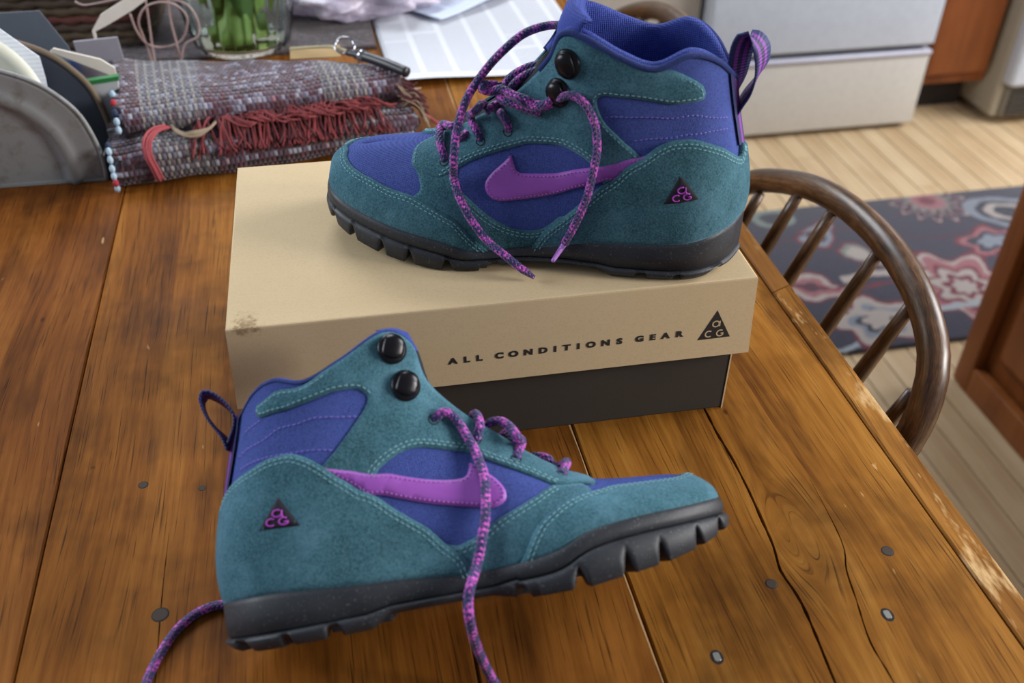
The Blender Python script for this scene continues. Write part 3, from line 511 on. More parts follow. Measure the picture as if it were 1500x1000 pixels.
    for i, L in enumerate(d['laces']):
        if len(L) < 2: continue
        P = catmull(np.array(L)/1000, .0016)
        if i == alen:
            V, F, UV = tube_vf(P, np.linspace(.0019, .0013, len(P)), 10); S.obj('lace_tip', V, F, M['aglet'], root, label='pale violet plastic lace tip'); continue
        r = np.full(len(P), .00265)
        if key == 'U' and i == 0: r[-6:] = np.linspace(.0026, .0014, 6)
        V, F, UV = tube_vf(P, r, 14); S.obj('lace', V, F, M['lace'], root, uv=UV, label='purple and navy braided lace')
    # logo patch on the heel, embroidered letters
    tri = d['tri']; cor = [S.surf(1, np.array([a]), np.array([b]))[0] for a, b, _ in tri]; apex, l, r_ = cor; sgn = 1
    o, lp = panel(S, root, 'logo_patch', [(a, b, 0) for a, b, _ in tri], .0036, M['patch'], (1,), .0025, label='small black triangle patch with purple letters')
    u0 = np.mean([a for a, _, _ in tri]); t0 = np.mean([b for _, b, _ in tri]); n = S.norm(1, np.array([u0]), np.array([t0]))[0]
    # reading direction: left to right as seen from the side
    lft, rgt = (cor[1], cor[2])
    ex_ = rgt-lft; W_ = np.linalg.norm(ex_); ex_ = ex_/W_; ey_ = apex-(lft+rgt)/2; Hh = np.linalg.norm(ey_); ey_ = ey_/Hh; o0 = (lft+rgt)/2+n*.0031
    c0 = S.surf(1, np.array([u0]), np.array([t0]))[0]; o0 = c0+n*.0038-ey_*Hh/3
    def arc(cx, cy, r, a0, a1, k=14): return [(cx+r*math.cos(math.radians(a)), cy+r*math.sin(math.radians(a))) for a in np.linspace(a0, a1, k)]
    R_ = .115
    glyphs = [arc(0, .47, R_, 60, 360, 18), [(R_, .56), (R_, .36), (R_+.03, .34)], arc(-.155, .2, R_, 50, 310), arc(.155, .2, R_, 50, 345), [(.155+R_, .18), (.155+.02, .18)], ]
    mb = MB()
    for g in glyphs: mb.tube([o0+ex_*gx*W_+ey_*gy*Hh*.98 for gx, gy in catmull([(a, b, 0) for a, b in g], .05)[:, :2]], .00042, 6)
    S.obj('logo_letters', mb.V, mb.F, M['pink_thread2'], o, label='purple embroidered letters a, c and g')
    # heel strip and pull tab
    V = []; F = []; ts = np.linspace(.55, 1, 30)
    for t in ts:
        for sd, u in ((1, .972), (1, .986), (1, 1.), (-1, .986), (-1, .972)):
            ua = np.array([u]); ta = np.array([t]); V.append(S.surf(sd, ua, ta)[0]+S.norm(sd, ua, ta)[0]*.0016)
    for i in range(len(ts)-1):
        for j in range(4): F.append((i*5+j, i*5+j+1, (i+1)*5+j+1, (i+1)*5+j))
    UVs = [(j/4, i*.01) for i in range(len(ts)) for j in range(5)]
    S.obj('heel_strip', V, F, M['webbing'], root, uv=UVs, label='purple and navy webbing down the heel')
    P = catmull(np.array(d['pull'])/1000, .002); n_ = len(P); tw = np.linspace(0, 1, n_); V = []; F = []; UV = []
    Tn = np.gradient(P, axis=0); Tn /= np.linalg.norm(Tn, axis=1)[:, None]
    wid = .0085 if key == 'U' else .0075
    for i in range(n_):
        bulge = math.sin(math.pi*min(1, tw[i]*1.15)); q_ = (1-tw[i]*.8)*bulge; w = np.array([1.5*q_, 1-.45*q_, .3*bulge]) if key == 'U' else np.array([.12*bulge, 1, .18*bulge]); w -= Tn[i]*(w@Tn[i]); w /= np.linalg.norm(w); nn_ = np.cross(Tn[i], w)
        for a, b in ((-1, -1), (-.5, -1.2), (0, -1.2), (.5, -1.2), (1, -1), (1, 1), (.5, 1.2), (0, 1.2), (-.5, 1.2), (-1, 1)): V.append(P[i]+w*wid*a+nn_*.0006*b); UV.append(((a+1)/2, i*.002))
    for i in range(n_-1):
        for j in range(10): F.append((i*10+j, i*10+(j+1) % 10, (i+1)*10+(j+1) % 10, (i+1)*10+j))
    S.obj('pull_tab', V, F, M['webbing'], root, uv=UV, label='striped purple and navy webbing loop at the heel')
    return root
# ---------------------------------------------------------------- room frame: X across the table, Y along it, Z up (table top = 0)
RM = Matrix((NV, DV, Vector((0, 0, 1)))).transposed().to_4x4()
FZ = -.75
M = {}
M['suede'] = m_suede(); M['navy'] = m_weave('navy_nylon', (36, 50, 104), (50, 70, 136)); M['mesh_lining'] = m_weave('navy_mesh', (38, 50, 118), (50, 64, 142), .0024, fleck=(74, 92, 176))
M['binding'] = m_weave('navy_binding', (30, 42, 96), (38, 52, 114), .0009, fleck=(66, 84, 150)); M['rubber'] = m_rubber(); M['outsole'] = m_rubber(); M['outsole'].name = 'outsole_rubber'
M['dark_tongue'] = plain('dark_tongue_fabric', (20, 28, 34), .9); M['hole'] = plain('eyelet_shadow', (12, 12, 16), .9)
M['thread'] = plain('teal_thread', (112, 160, 168), .7); M['pink_thread'] = plain('pink_thread', (176, 96, 186), .6); M['pink_thread2'] = plain('purple_thread', (176, 62, 186), .6); M['quilt_thread'] = plain('violet_thread', (110, 100, 190), .7)
M['black_metal'] = plain('black_metal', (30, 28, 32), .28, Metallic=.55); M['aglet'] = plain('violet_plastic', (178, 120, 205), .35); M['patch'] = plain('black_patch', (26, 20, 34), .9)
def m_purple():
    t = NT('purple_leather'); v = t.coord(); n = t.noise(v, 300, 4, .6); b = t.noise(v, 25, 3); return t.out(t.mix(b, lin((134, 62, 160)), lin((154, 80, 178))), .52, t.bump(n, .25, .0004), Sheen_Weight=.15)
M['purple'] = m_purple()
def m_webbing():
    t = NT('striped_webbing'); tc = t.node('ShaderNodeTexCoord'); sp = t.node('ShaderNodeSeparateXYZ', {0: tc.outputs['UV']})
    s = t.ramp(sp.outputs[0], [(0, (30, 34, 92)), (.22, (30, 34, 92)), (.26, (134, 54, 160)), (.38, (134, 54, 160)), (.42, (44, 26, 84)), (.58, (44, 26, 84)), (.62, (134, 54, 160)), (.74, (134, 54, 160)), (.78, (30, 34, 92))], 'CONSTANT')
    h = t.math('SINE', t.math('MULTIPLY', sp.outputs[1], 3600.)); return t.out(t.mix(t.math('MULTIPLY_ADD', h, .2, .2), s, lin((26, 28, 74))), .65, t.bump(h, .4, .0003))
M['webbing'] = m_webbing(); M['lace'] = m_lace()
# ---------------------------------------------------------------- floor
def floor():
    mt = [m_wood('floor_oak', (168, 138, 102), (192, 166, 130), (206, 184, 150), 'Y', .6, .42, seed=i*3.1, fine=.5, specks=False) for i in range(3)]
    base = MB().box((.9, 1.4, FZ-.02), (5.4, 5.2, .02)); fl = link('floor', base.me('floor', False), plain('floor_gap_dark', (70, 50, 34), .9), M=None); fl.matrix_world = RM; tag(fl, kind='structure')
    cache = {}
    n = 0.12; i = 0
    while n < 3.0:
        w = .0615; L = 1.2+.5*((i*37) % 7)/7; t = -.7-((i*53) % 11)/11*L
        while t < 3.3:
            key = round(L, 2)
            if key not in cache: cache[key] = MB().box((0, 0, -.006), (w-.0034, L-.002, .012), bev=.001).me('plank', False)
            me = cache[key].copy() if (key, i % 3) not in cache else cache[(key, i % 3)]
            if (key, i % 3) not in cache: me.materials.append(mt[i % 3]); cache[(key, i % 3)] = me
            link('plank', me, None, fl, Matrix.Translation((n+w/2, t+L/2, FZ))); t += L
        n += w; i += 1
floor()
def structure(name, mb, m, smooth=False, **k):
    o = link(name, mb.me(name, smooth), m); o.matrix_world = RM; tag(o, kind='structure', **k); return o
wall_m = plain('painted_wall', (178, 168, 156), .85)
structure('wall_back', MB().box((1.0, 3.35, .45), (6, .06, 2.5)), wall_m)
structure('wall_left', MB().box((.2, 2.84, .0), (1.55, .95, 1.5)), wall_m, label=None)
# ---------------------------------------------------------------- kitchen range, cabinet and refrigerator
def kitchen():
    wh = plain('white_enamel', (200, 207, 218), .3); wh2 = plain('warm_white_enamel', (206, 202, 194), .35); dk = plain('dark_gap', (40, 38, 36), .7); tr = plain('pale_trim', (196, 196, 210), .3)
    r = empty('kitchen_range', M=RM @ Matrix.Translation((1.31, 2.33, FZ)), label='white kitchen range with a bottom drawer, standing behind the floor rug', cat='range')
    def p(nm, c, d, m, par=r, bev=.006, **k): return link(nm, MB().box(c, d, bev=bev).me(nm, True), m, par, **k)
    x0, x1 = -.325, .325; w = x1-x0
    p('body', (0, .33, .45), (w-.01, .62, .88), wh); p('kick_plate', (0, .025, .018), (w-.03, .03, .034), dk, bev=.002)
    p('drawer', (0, .0, .118), (w, .04, .205), wh2); p('drawer_lip', (0, -.003, .224), (w, .046, .012), tr, bev=.004)
    p('gap', (0, .018, .236), (w-.01, .02, .02), dk, bev=.001); p('oven_door', (0, -.002, .53), (w, .045, .57), wh, bev=.008)
    hb = MB(); hb.tube(catmull([(-.26, -.02, .77), (-.26, -.06, .775), (0, -.065, .775), (.26, -.06, .775), (.26, -.02, .77)], .02), .011, 10); link('door_handle', hb.me('h'), wh, r)
    wd = m_wood('cabinet_cherry', (90, 46, 20), (124, 68, 32), (144, 84, 44), 'Z', .5, .4, fine=.5, specks=False)
    c = empty('base_cabinet', M=RM @ Matrix.Translation((1.75, 2.33, FZ)), label='reddish wood base cabinet between the white range and the refrigerator', cat='cabinet')
    p('body', (0, .32, .48), (.222, .58, .75), wd, c, .003); p('door', (0, .018, .48), (.19, .02, .68), wd, c, .005); p('toe_kick', (0, .36, .05), (.22, .5, .1), plain('toe_kick_dark', (34, 24, 18), .8), c, .001)
    k = MB(); V, F = lathe([(0, -.004), (.006, -.004), (.006, .01), (.014, .014), (.015, .02), (.01, .026), (0, .028)], 20); k.add([Vector((a, -z+.006, b+.76)) for a, b, z in V], F); link('knob', k.me('k'), plain('brass_knob', (150, 120, 70), .3, Metallic=1.), c)
    f = empty('refrigerator', M=RM @ Matrix.Translation((1.866, 2.262, FZ)), label='white refrigerator with beige side wall at the right behind the rug', cat='refrigerator')
    side = plain('beige_enamel', (168, 160, 142), .5)
    p('cabinet_body', (.37, .36, .86), (.74, .66, 1.68), side, f, .012); p('door_panel', (.37, .012, .90), (.735, .05, 1.55), wh, f, .014)
    p('grille', (.37, .03, .07), (.70, .03, .085), plain('grille_beige', (120, 112, 98), .6), f, .003)
    for i in range(5): p('grille_slat', (.37, .010, .04+i*.016), (.68, .012, .005), plain('grille_dark', (60, 55, 48), .6) if i == 0 else bpy.data.materials['grille_dark'], f, .001)
kitchen()
def island():
    wd = m_wood('island_cherry', (104, 56, 26), (138, 80, 38), (158, 98, 52), 'Z', .5, .38, fine=.5, specks=False, seed=4)
    r = empty('island_cabinet', M=RM @ Matrix.Translation((1.15, 1.27, FZ)), label='reddish-brown wooden panelled cabinet at the right edge beside the rug', cat='cabinet')
    def p(nm, c, d, bev=.003, **k): return link(nm, MB().box(c, d, bev=bev).me(nm, True), wd, r, **k)
    p('body', (.33, -.42, .44), (.62, .81, .86)); 
    p('stile', (.006, -.022, .44), (.024, .044, .87)); p('stile', (.006, -.62, .44), (.024, .044, .87)); p('stile', (.006, -.82, .44), (.024, .044, .87))
    p('rail', (.006, -.42, .03), (.022, .80, .06)); p('rail', (.006, -.42, .85), (.022, .80, .06)); p('raised_panel', (.012, -.32, .44), (.012, .48, .66), .005)
    p('worktop', (.33, -.42, .89), (.68, .88, .035), .006)
island()
def rug_runner():
    t = NT('floral_runner'); v = t.coord(); sp = t.node('ShaderNodeSeparateXYZ', {0: t.node('ShaderNodeVectorMath', {0: v, 1: t.node('ShaderNodeVectorMath', {0: t.node('ShaderNodeTexNoise', {'Vector': v, 'Scale': 34.0, 'Detail': 3.0}).outputs['Color'], 1: (.022, .022, 0)}, operation='MULTIPLY').outputs[0]}, operation='ADD').outputs[0]})
    X, Y = sp.outputs[0], sp.outputs[1]
    col = t.mix(t.noise(v, 60, 3), lin((38, 38, 52)), lin((54, 52, 68)))
    def flower(cx, cy, R, k, rings, ax=1., rot=0.):
        nonlocal col
        dx = t.math('SUBTRACT', X, cx+.011); dy = t.math('SUBTRACT', Y, cy+.011); c, s = math.cos(rot), math.sin(rot)
        a = t.math('ADD', t.math('MULTIPLY', dx, c), t.math('MULTIPLY', dy, s)); b = t.math('MULTIPLY', t.math('SUBTRACT', t.math('MULTIPLY', dy, c), t.math('MULTIPLY', dx, s)), ax)
        r = t.math('SQRT', t.math('ADD', t.math('MULTIPLY', a, a), t.math('MULTIPLY', b, b))); th = t.math('ARCTAN2', b, a)
        pet = t.math('MULTIPLY_ADD', t.math('COSINE', t.math('MULTIPLY', th, k)), .2, 1.0) if k else 1.0
        q = t.math('DIVIDE', r, t.math('MULTIPLY', pet, R)) if k else t.math('DIVIDE', r, R)
        for rad, cc in rings: col = t.mix(t.ramp(q, [(0, (1, 1, 1, 1)), (rad, (1, 1, 1, 1)), (min(.999, rad+.03), (0, 0, 0, 1))]), col, lin(cc))
    red, cream, pink, gray, teal, navy, plum = (98, 34, 48), (152, 142, 136), (136, 84, 90), (112, 118, 128), (104, 114, 108), (40, 40, 54), (66, 32, 50)
    flower(1.45, 1.90, .098, 14, [(.98, plum), (.86, cream), (.80, plum), (.55, teal), (.42, pink), (.2, red)])
    flower(1.63, 1.81, .075, 0, [(.95, gray), (.72, navy), (.55, cream), (.36, navy)], .6, 1.2)
    flower(1.335, 1.54, .135, 7, [(.95, red), (.86, cream), (.76, pink), (.55, red), (.46, cream), (.30, red), (.18, cream)])
    flower(1.034, 1.89, .055, 0, [(.98, teal), (.55, navy)], 1.2)
    flower(1.085, 1.46, .10, 5, [(.98, red), (.86, cream), (.60, gray), (.42, navy), (.3, cream)], 1.3, .4)
    flower(1.00, 1.60, .09, 4, [(.98, red), (.85, cream), (.6, pink), (.3, navy)], 1.8, -.5)
    flower(1.11, 1.80, .07, 3, [(.98, red), (.8, gray), (.5, navy), (.3, cream)], 1.7, .8)
    flower(1.17, 1.70, .065, 3, [(.98, red), (.82, teal), (.62, cream)], 1.9, -.9)
    flower(1.50, 1.70, .085, 5, [(.98, red), (.82, pink), (.62, navy), (.4, gray)], 1.5, .3)
    flower(.80, 1.70, .11, 8, [(.98, red), (.86, cream), (.6, teal), (.3, red)]); flower(1.9, 1.6, .12, 7, [(.98, red), (.86, cream), (.6, teal), (.3, red)])
    def vine(y0, amp, k, ph, w, cc, x0, x1):
        nonlocal col
        yy = t.math('ADD', y0, t.math('MULTIPLY', t.math('SINE', t.math('MULTIPLY_ADD', X, k, ph)), amp)); d = t.math('ABSOLUTE', t.math('SUBTRACT', Y, yy))
        m = t.math('MULTIPLY', t.math('LESS_THAN', d, w), t.math('MULTIPLY', t.math('GREATER_THAN', X, x0), t.math('LESS_THAN', X, x1))); col = t.mix(m, col, lin(cc))
    vine(1.60, .035, 11., 1.2, .012, cream, 1.09, 1.30); vine(1.50, .02, 14., .5, .011, cream, 1.05, 1.19); vine(1.44, .05, 9., 2.5, .009, (140, 148, 154), 1.2, 1.36); vine(1.64, .05, 8., 2.0, .005, red, .9, 1.3); vine(1.79, .04, 12., .4, .004, plum, 1.0, 1.5); vine(1.40, .03, 12., .4, .008, (140, 148, 154), .94, 1.02)
    f = t.noise(v, 500, 2); m = t.out(col, .95, t.bump(f, .6, .002), Sheen_Weight=.3)
    o = link('runner_rug', MB().box((1.5, 1.652, FZ+.006), (2.0, .555, .010), bev=.003).me('runner_rug', True), m, label='dark navy runner rug with red and cream flowers on the floor', cat='rug'); o.matrix_world = RM
rug_runner()
# ---------------------------------------------------------------- windsor chairs
def chair(dt, dz, label, n0=0.0):
    lean = .35; base = Vector((.3763+.07, .68+dt, dz)); tz = math.tan(lean)
    def pp(t, z, off=0.): return (z*tz+off, t-.68, z)
    r = empty('windsor_chair', M=RM @ Matrix.Translation(base+Vector((0, 0, FZ-dz))), label=label, cat='chair', group='windsor chairs beside the table')
    oz = -FZ
    def P3(t, z, off=0.): x, y, zz = pp(t, z, off); return (x, y, zz+oz)
    wd = M['chair_wood']
    bow = catmull([P3(*q) for q in [(.865, -.305), (.882, -.22), (.892, -.12), (.886, -.065), (.863, -.031), (.816, -.004), (.758, .018), (.701, .029), (.646, .032), (.598, .028), (.557, .018), (.522, 0), (.502, -.026), (.492, -.062), (.488, -.13), (.50, -.22), (.515, -.305)]], .012)
    V, F, UV = tube_vf(bow, .0125, 16); link('bow', mesh('bow', V, F, True, UV), wd, r)
    for tt, zt, tb in [(.834, -.027, .805), (.776, .010, .765), (.718, .022, .722), (.637, .025, .655), (.571, .017, .605), (.517, -.032, .565)]:
        top = np.array(P3(tt, zt)); b = np.array(P3(tt+(.012 if tt > .7 else .010)+(tb-tt)*.2, -.30)); b2 = b
        Pn = np.linspace(top, b2, 12); rr = .0055+.0022*np.sin(np.linspace(0, math.pi, 12)); V, F, UV = tube_vf(Pn, rr, 10); link('spindle', mesh('spindle', V, F, True, UV), wd, r)
    # seat: shaped slab
    sx = -.045-.2; V = []; ring = []
    for i in range(40):
        a = 2*math.pi*i/40; c, s = math.cos(a), math.sin(a); ring.append((.215*math.copysign(abs(c)**.8, c), .215*math.copysign(abs(s)**.75, s)*(1+.08*(-c))))
    bm = MB(); lv = [(.90, -.018), (1., -.004), (1., .008), (.95, .016), (.6, .006), (.2, .004)]
    for sc, z in lv:
        for x, y in ring: V.append((sx+.11+x*sc-.02, y*sc, oz-.315+z))
    F = []
    for a in range(len(lv)-1):
        for i in range(40): F.append((a*40+i, a*40+(i+1) % 40, (a+1)*40+(i+1) % 40, (a+1)*40+i))
    F.append(tuple(range(40))[::-1]); F.append(tuple(5*40+i for i in range(40))); link('seat', mesh('seat', V, F), M['seat_wood'], r)
    feet = []
    for sxn in (-1, 1):
        for sy in (-1, 1):
            a = np.array([sx+.09+.13*sxn, .13*sy, oz-.328]); b = np.array([sx+.09+.19*sxn, .2*sy, .0]); feet.append((a, b))
            P = np.linspace(a, b, 16); rr = .013+.006*np.sin(np.linspace(0, math.pi*2.2, 16))**2; V, F, UV = tube_vf(P, rr, 12); link('leg', mesh('leg', V, F, True, UV), wd, r)
    def at(l, f): return l[0]*(1-f)+l[1]*f
    for a, b in ((0, 2), (1, 3)): V, F, _ = tube_vf(np.linspace(at(feet[a], .55), at(feet[b], .55), 8), .008, 10); link('stretcher', mesh('stretcher', V, F), wd, r)
    V, F, _ = tube_vf(np.linspace((at(feet[0], .55)+at(feet[2], .55))/2, (at(feet[1], .55)+at(feet[3], .55))/2, 8), .008, 10); link('stretcher', mesh('stretcher', V, F), wd, r)
M['chair_wood'] = m_wood('chair_oak', (26, 17, 11), (70, 47, 29), (118, 84, 54), 'UV', 6, .28, seed=2., fine=2.6, coat=.4, specks=False); M['seat_wood'] = m_wood('chair_seat_oak', (46, 30, 18), (104, 70, 40), (148, 104, 62), 'X', 1.6, .3, seed=2., specks=False)
chair(0, 0, 'brown bow-back windsor chair tucked under the right edge of the table, nearer one')
chair(.50, .008, 'second brown bow-back windsor chair, farther away behind the upper boot')
# ---------------------------------------------------------------- table
def plank(name, poly, holes, m, parent, z0=-.028, label=None, bev=.0012):
    """slab with a flat outline, split open along holes"""
    outer = np.array(poly, float); 
    def fine(P, st):
        out = []
        for i in range(len(P)):
            a, b = P[i], P[(i+1) % len(P)]; k = max(1, int(np.linalg.norm(b-a)/st)); out += [a+(b-a)*j/k for j in range(k)]
        return np.array(out)
    outer = fine(outer, .04); loops = [outer]+[np.array(h, float) for h in holes]; pts = []; edges = []
    for lp in loops:
        b = len(pts); pts += [tuple(p) for p in lp]; edges += [(b+i, b+(i+1) % len(lp)) for i in range(len(lp))]
    r = delaunay_2d_cdt([Vector(p) for p in pts], edges, [], 0, 1e-6); vo = np.array([tuple(v) for v in r[0]]); fo = [tuple(f) for f in r[2]]
    cen = np.array([vo[list(f)].mean(0) for f in fo]); ok = pip(loops[0], cen)
    for h in loops[1:]: ok &= ~pip(h, cen)
    fo = [f for f, k in zip(fo, ok) if k]; n = len(vo); isout = polydist(loops[0], vo) < 1e-6
    c = np.array([(outer[:, 0].min()+outer[:, 0].max())/2, 0])
    inw = np.zeros_like(vo); inw[:, 0] = np.where(isout, np.sign(c[0]-vo[:, 0])*bev*(np.abs(vo[:, 0]-c[0]) > .3*(outer[:, 0].max()-outer[:, 0].min())), 0)
    V = np.vstack([np.hstack([vo+inw, np.zeros((n, 1))]), np.hstack([vo, np.full((n, 1), -bev)]), np.hstack([vo, np.full((n, 1), z0)])]); F = list(fo)+[tuple(2*n+i for i in f)[::-1] for f in fo]
    ec = set(); 
    for f in fo:
        for a, b in zip(f, f[1:]+f[:1]): ec.add((a, b))
    for a, b in [e for e in ec if (e[1], e[0]) not in ec]: F += [(b, a, n+a, n+b), (n+b, n+a, 2*n+a, 2*n+b)]
    return link(name, mesh(name, V, F, False), m, parent, label=label)
def sliver(P, w):
    """thin closed crack outline round a polyline, pointed at both ends"""
    P = catmull([(a, b, 0) for a, b in P], .006)[:, :2]; T_ = np.gradient(P, axis=0); T_ /= np.linalg.norm(T_, axis=1)[:, None]; N_ = np.stack([-T_[:, 1], T_[:, 0]], 1); n = len(P)
    ww = w*np.sin(np.linspace(0.0, math.pi, n))**.6*(.6+.8*rng.rand(n)); ww[0] = ww[-1] = 0
    A = P+N_*ww[:, None]/2; Bq = P-N_*ww[:, None]/2; return np.vstack([A, Bq[1:-1][::-1]])
def table():
    r = empty('wooden_table', M=RM, label='worn old pine plank table under the box and boots', cat='table')
    dk, md, lt = (84, 46, 10), (130, 82, 22), (160, 108, 40)
    cols = [((74, 38, 12), (116, 66, 24), (144, 90, 38))]*2+[((76, 40, 12), (122, 72, 24), (150, 96, 38)), ((70, 38, 12), (112, 66, 22), (140, 88, 34)), ((86, 48, 14), (134, 86, 30), (164, 114, 50)), ((92, 54, 18), (146, 98, 42), (178, 128, 66))]
    mats = [m_wood('table_pine', *cols[i], 'Y', 1., .5, seed=3.3*i+1, knot=k, worn=wn, coat=.0, spec=.07, fine=1.5, mottle=.5) for i, (k, wn) in enumerate([(None, 0), (None, 0), (None, 0), (None, 0), ((.262, .372, .017), 0), (None, .8)])]
    t0, t1 = -.17, 1.72
    crack = [(.2475, .62), (.2465, .56), (.2475, .52), (.247, .4726), (.2477, .4583), (.2483, .4343), (.2477, .4087), (.2463, .3848), (.2449, .365), (.2415, .3466), (.243, .3331), (.2438, .3203), (.2424, .2988), (.2395, .2681), (.236, .22), (.234, .14)]
    crack2 = [(.293, .42), (.2892, .3621), (.2814, .3389), (.2768, .3165), (.2711, .2886), (.2714, .2618), (.27, .2), (.268, .1)]
    ed = [-.74, -.46, -.2015, .0475, .1478, .3557]; g = [.0004, .0004, .0004, .00035, .0011]
    holes = {4: [sliver(crack, .0019), sliver(crack2, .0011)], 2: [sliver([(-.1265, .45), (-.127, .40), (-.1262, .33), (-.1268, .25)], .0007)], 1: []}
    for i in range(5):
        a = ed[i]+(g[i-1] if i else 0); b = ed[i+1]-(g[i] if i < 4 else .0006)
        plank('plank', [(a, t0), (b, t0), (b, t1), (a, t1)], holes.get(i, []), mats[i], r, label='wide plank split by a long crack with a knot beside it' if i == 4 else None)
    plank('edge_strip', [(.3566, t0), (.3763, t0), (.3763, .633), (.3566, .626)], [], mats[5], r, label='worn narrow strip along the right edge, nearer piece'); plank('edge_strip', [(.3570, .6272), (.3758, .6345), (.3758, t1), (.3566, t1)], [], m_wood('table_edge_pine', dk, md, lt, 'Y', 1., .4, seed=19, worn=.25), r, label='narrow strip along the right edge, farther piece')
    und = plain('table_underside', (24, 14, 8), .9); link('batten', MB().box((-.18, .775, -.034), (1.1, 1.86, .010)).me('batten', False), und, r)
    ap = m_wood('apron_pine', dk, md, lt, 'Y', 1., .5, seed=31)
    link('apron', MB().box((.30, .78, -.09), (.022, 1.6, .10)).me('apron', False), ap, r); link('apron', MB().box((-.66, .78, -.09), (.022, 1.6, .10)).me('apron', False), ap, r); link('apron', MB().box((-.18, 1.58, -.09), (.96, .022, .10)).me('apron', False), ap, r); link('apron', MB().box((-.18, -.03, -.09), (.96, .022, .10)).me('apron', False), ap, r)
    for x in (-.64, .28):
        for y in (0., 1.55):
            V, F = lathe([(0, FZ), (.018, FZ), (.02, FZ+.02), (.028, FZ+.3), (.03, FZ+.45), (.022, FZ+.52), (.032, FZ+.55), (.032, -.04), (0, -.04)], 20); link('leg', mesh('leg', [(a+x, b+y, c) for a, b, c in V], F), ap, r)
    # pale bare wood beside the wide joint, wooden pegs and nail heads
    pale = plain('bare_wood', (186, 150, 104), .7); A = catmull([(.1466, t0, 0), (.1466, .2, 0), (.1463, .3, 0), (.1466, .4, 0), (.1462, .6, 0), (.1466, t1, 0)], .01); w = .0013*np.clip(.4+.8*np.convolve(rng.randn(len(A)), np.ones(5)/5, 'same'), .05, 2)
    V = []; F = []
    for i, (a, ww) in enumerate(zip(A, w)): V += [(a[0]-ww, a[1], .0001), (.1467, a[1], .0001), (.1467, a[1], -.001), (a[0]-ww, a[1], -.001)]
    for i in range(len(A)-1): F += [(i*4, i*4+1, i*4+5, i*4+4), (i*4+1, i*4+2, i*4+6, i*4+5)]
    link('worn_edge', mesh('worn_edge', V, F, False), pale, r, label='pale splintered edge along the open joint')
    peg = plain('peg_wood', (50, 35, 20), .75); grime = plain('grime', (30, 20, 12), .9); steel = plain('nail_steel', (170, 168, 164), .4, Metallic=.7)
    def disc(nm, x, y, rx, ry, z, m, seg=20, sq=False, **k):
        ang = np.linspace(0, 2*math.pi, seg, endpoint=False); ex = .5 if sq else 1.
        R_ = [(math.copysign(abs(math.cos(a))**ex, math.cos(a)), math.copysign(abs(math.sin(a))**ex, math.sin(a))) for a in ang]
        V = [(x+rx*a, y+ry*b, 0.) for a, b in R_]+[(x+rx*.9*a, y+ry*.9*b, z) for a, b in R_]; F = [(i, (i+1) % seg, seg+(i+1) % seg, seg+i) for i in range(seg)]+[tuple(seg+i for i in range(seg))]
        return link(nm, mesh(nm, V, F, False), m, r, **k)
    for x, y, q in [(.3135, .3479, .0036), (.2319, .3379, .0034), (-.1269, .3844, .0046), (-.1463, .4933, .003), (-.108, .483, .0022)]:
        disc('peg_rim', x, y, q*1.12, q*1.12, .0001, grime); disc('wooden_peg', x, y, q, q, .00025, peg, label='dark round wooden peg')
    for x, y in [(.29, .304), (.1813, .2959)]:
        disc('nail_rim', x, y, .0038, .0048, .0001, grime); disc('nail_head', x, y+.0002, .0021, .0030, .00035, steel, 24, True, label='bright square nail head')
table()
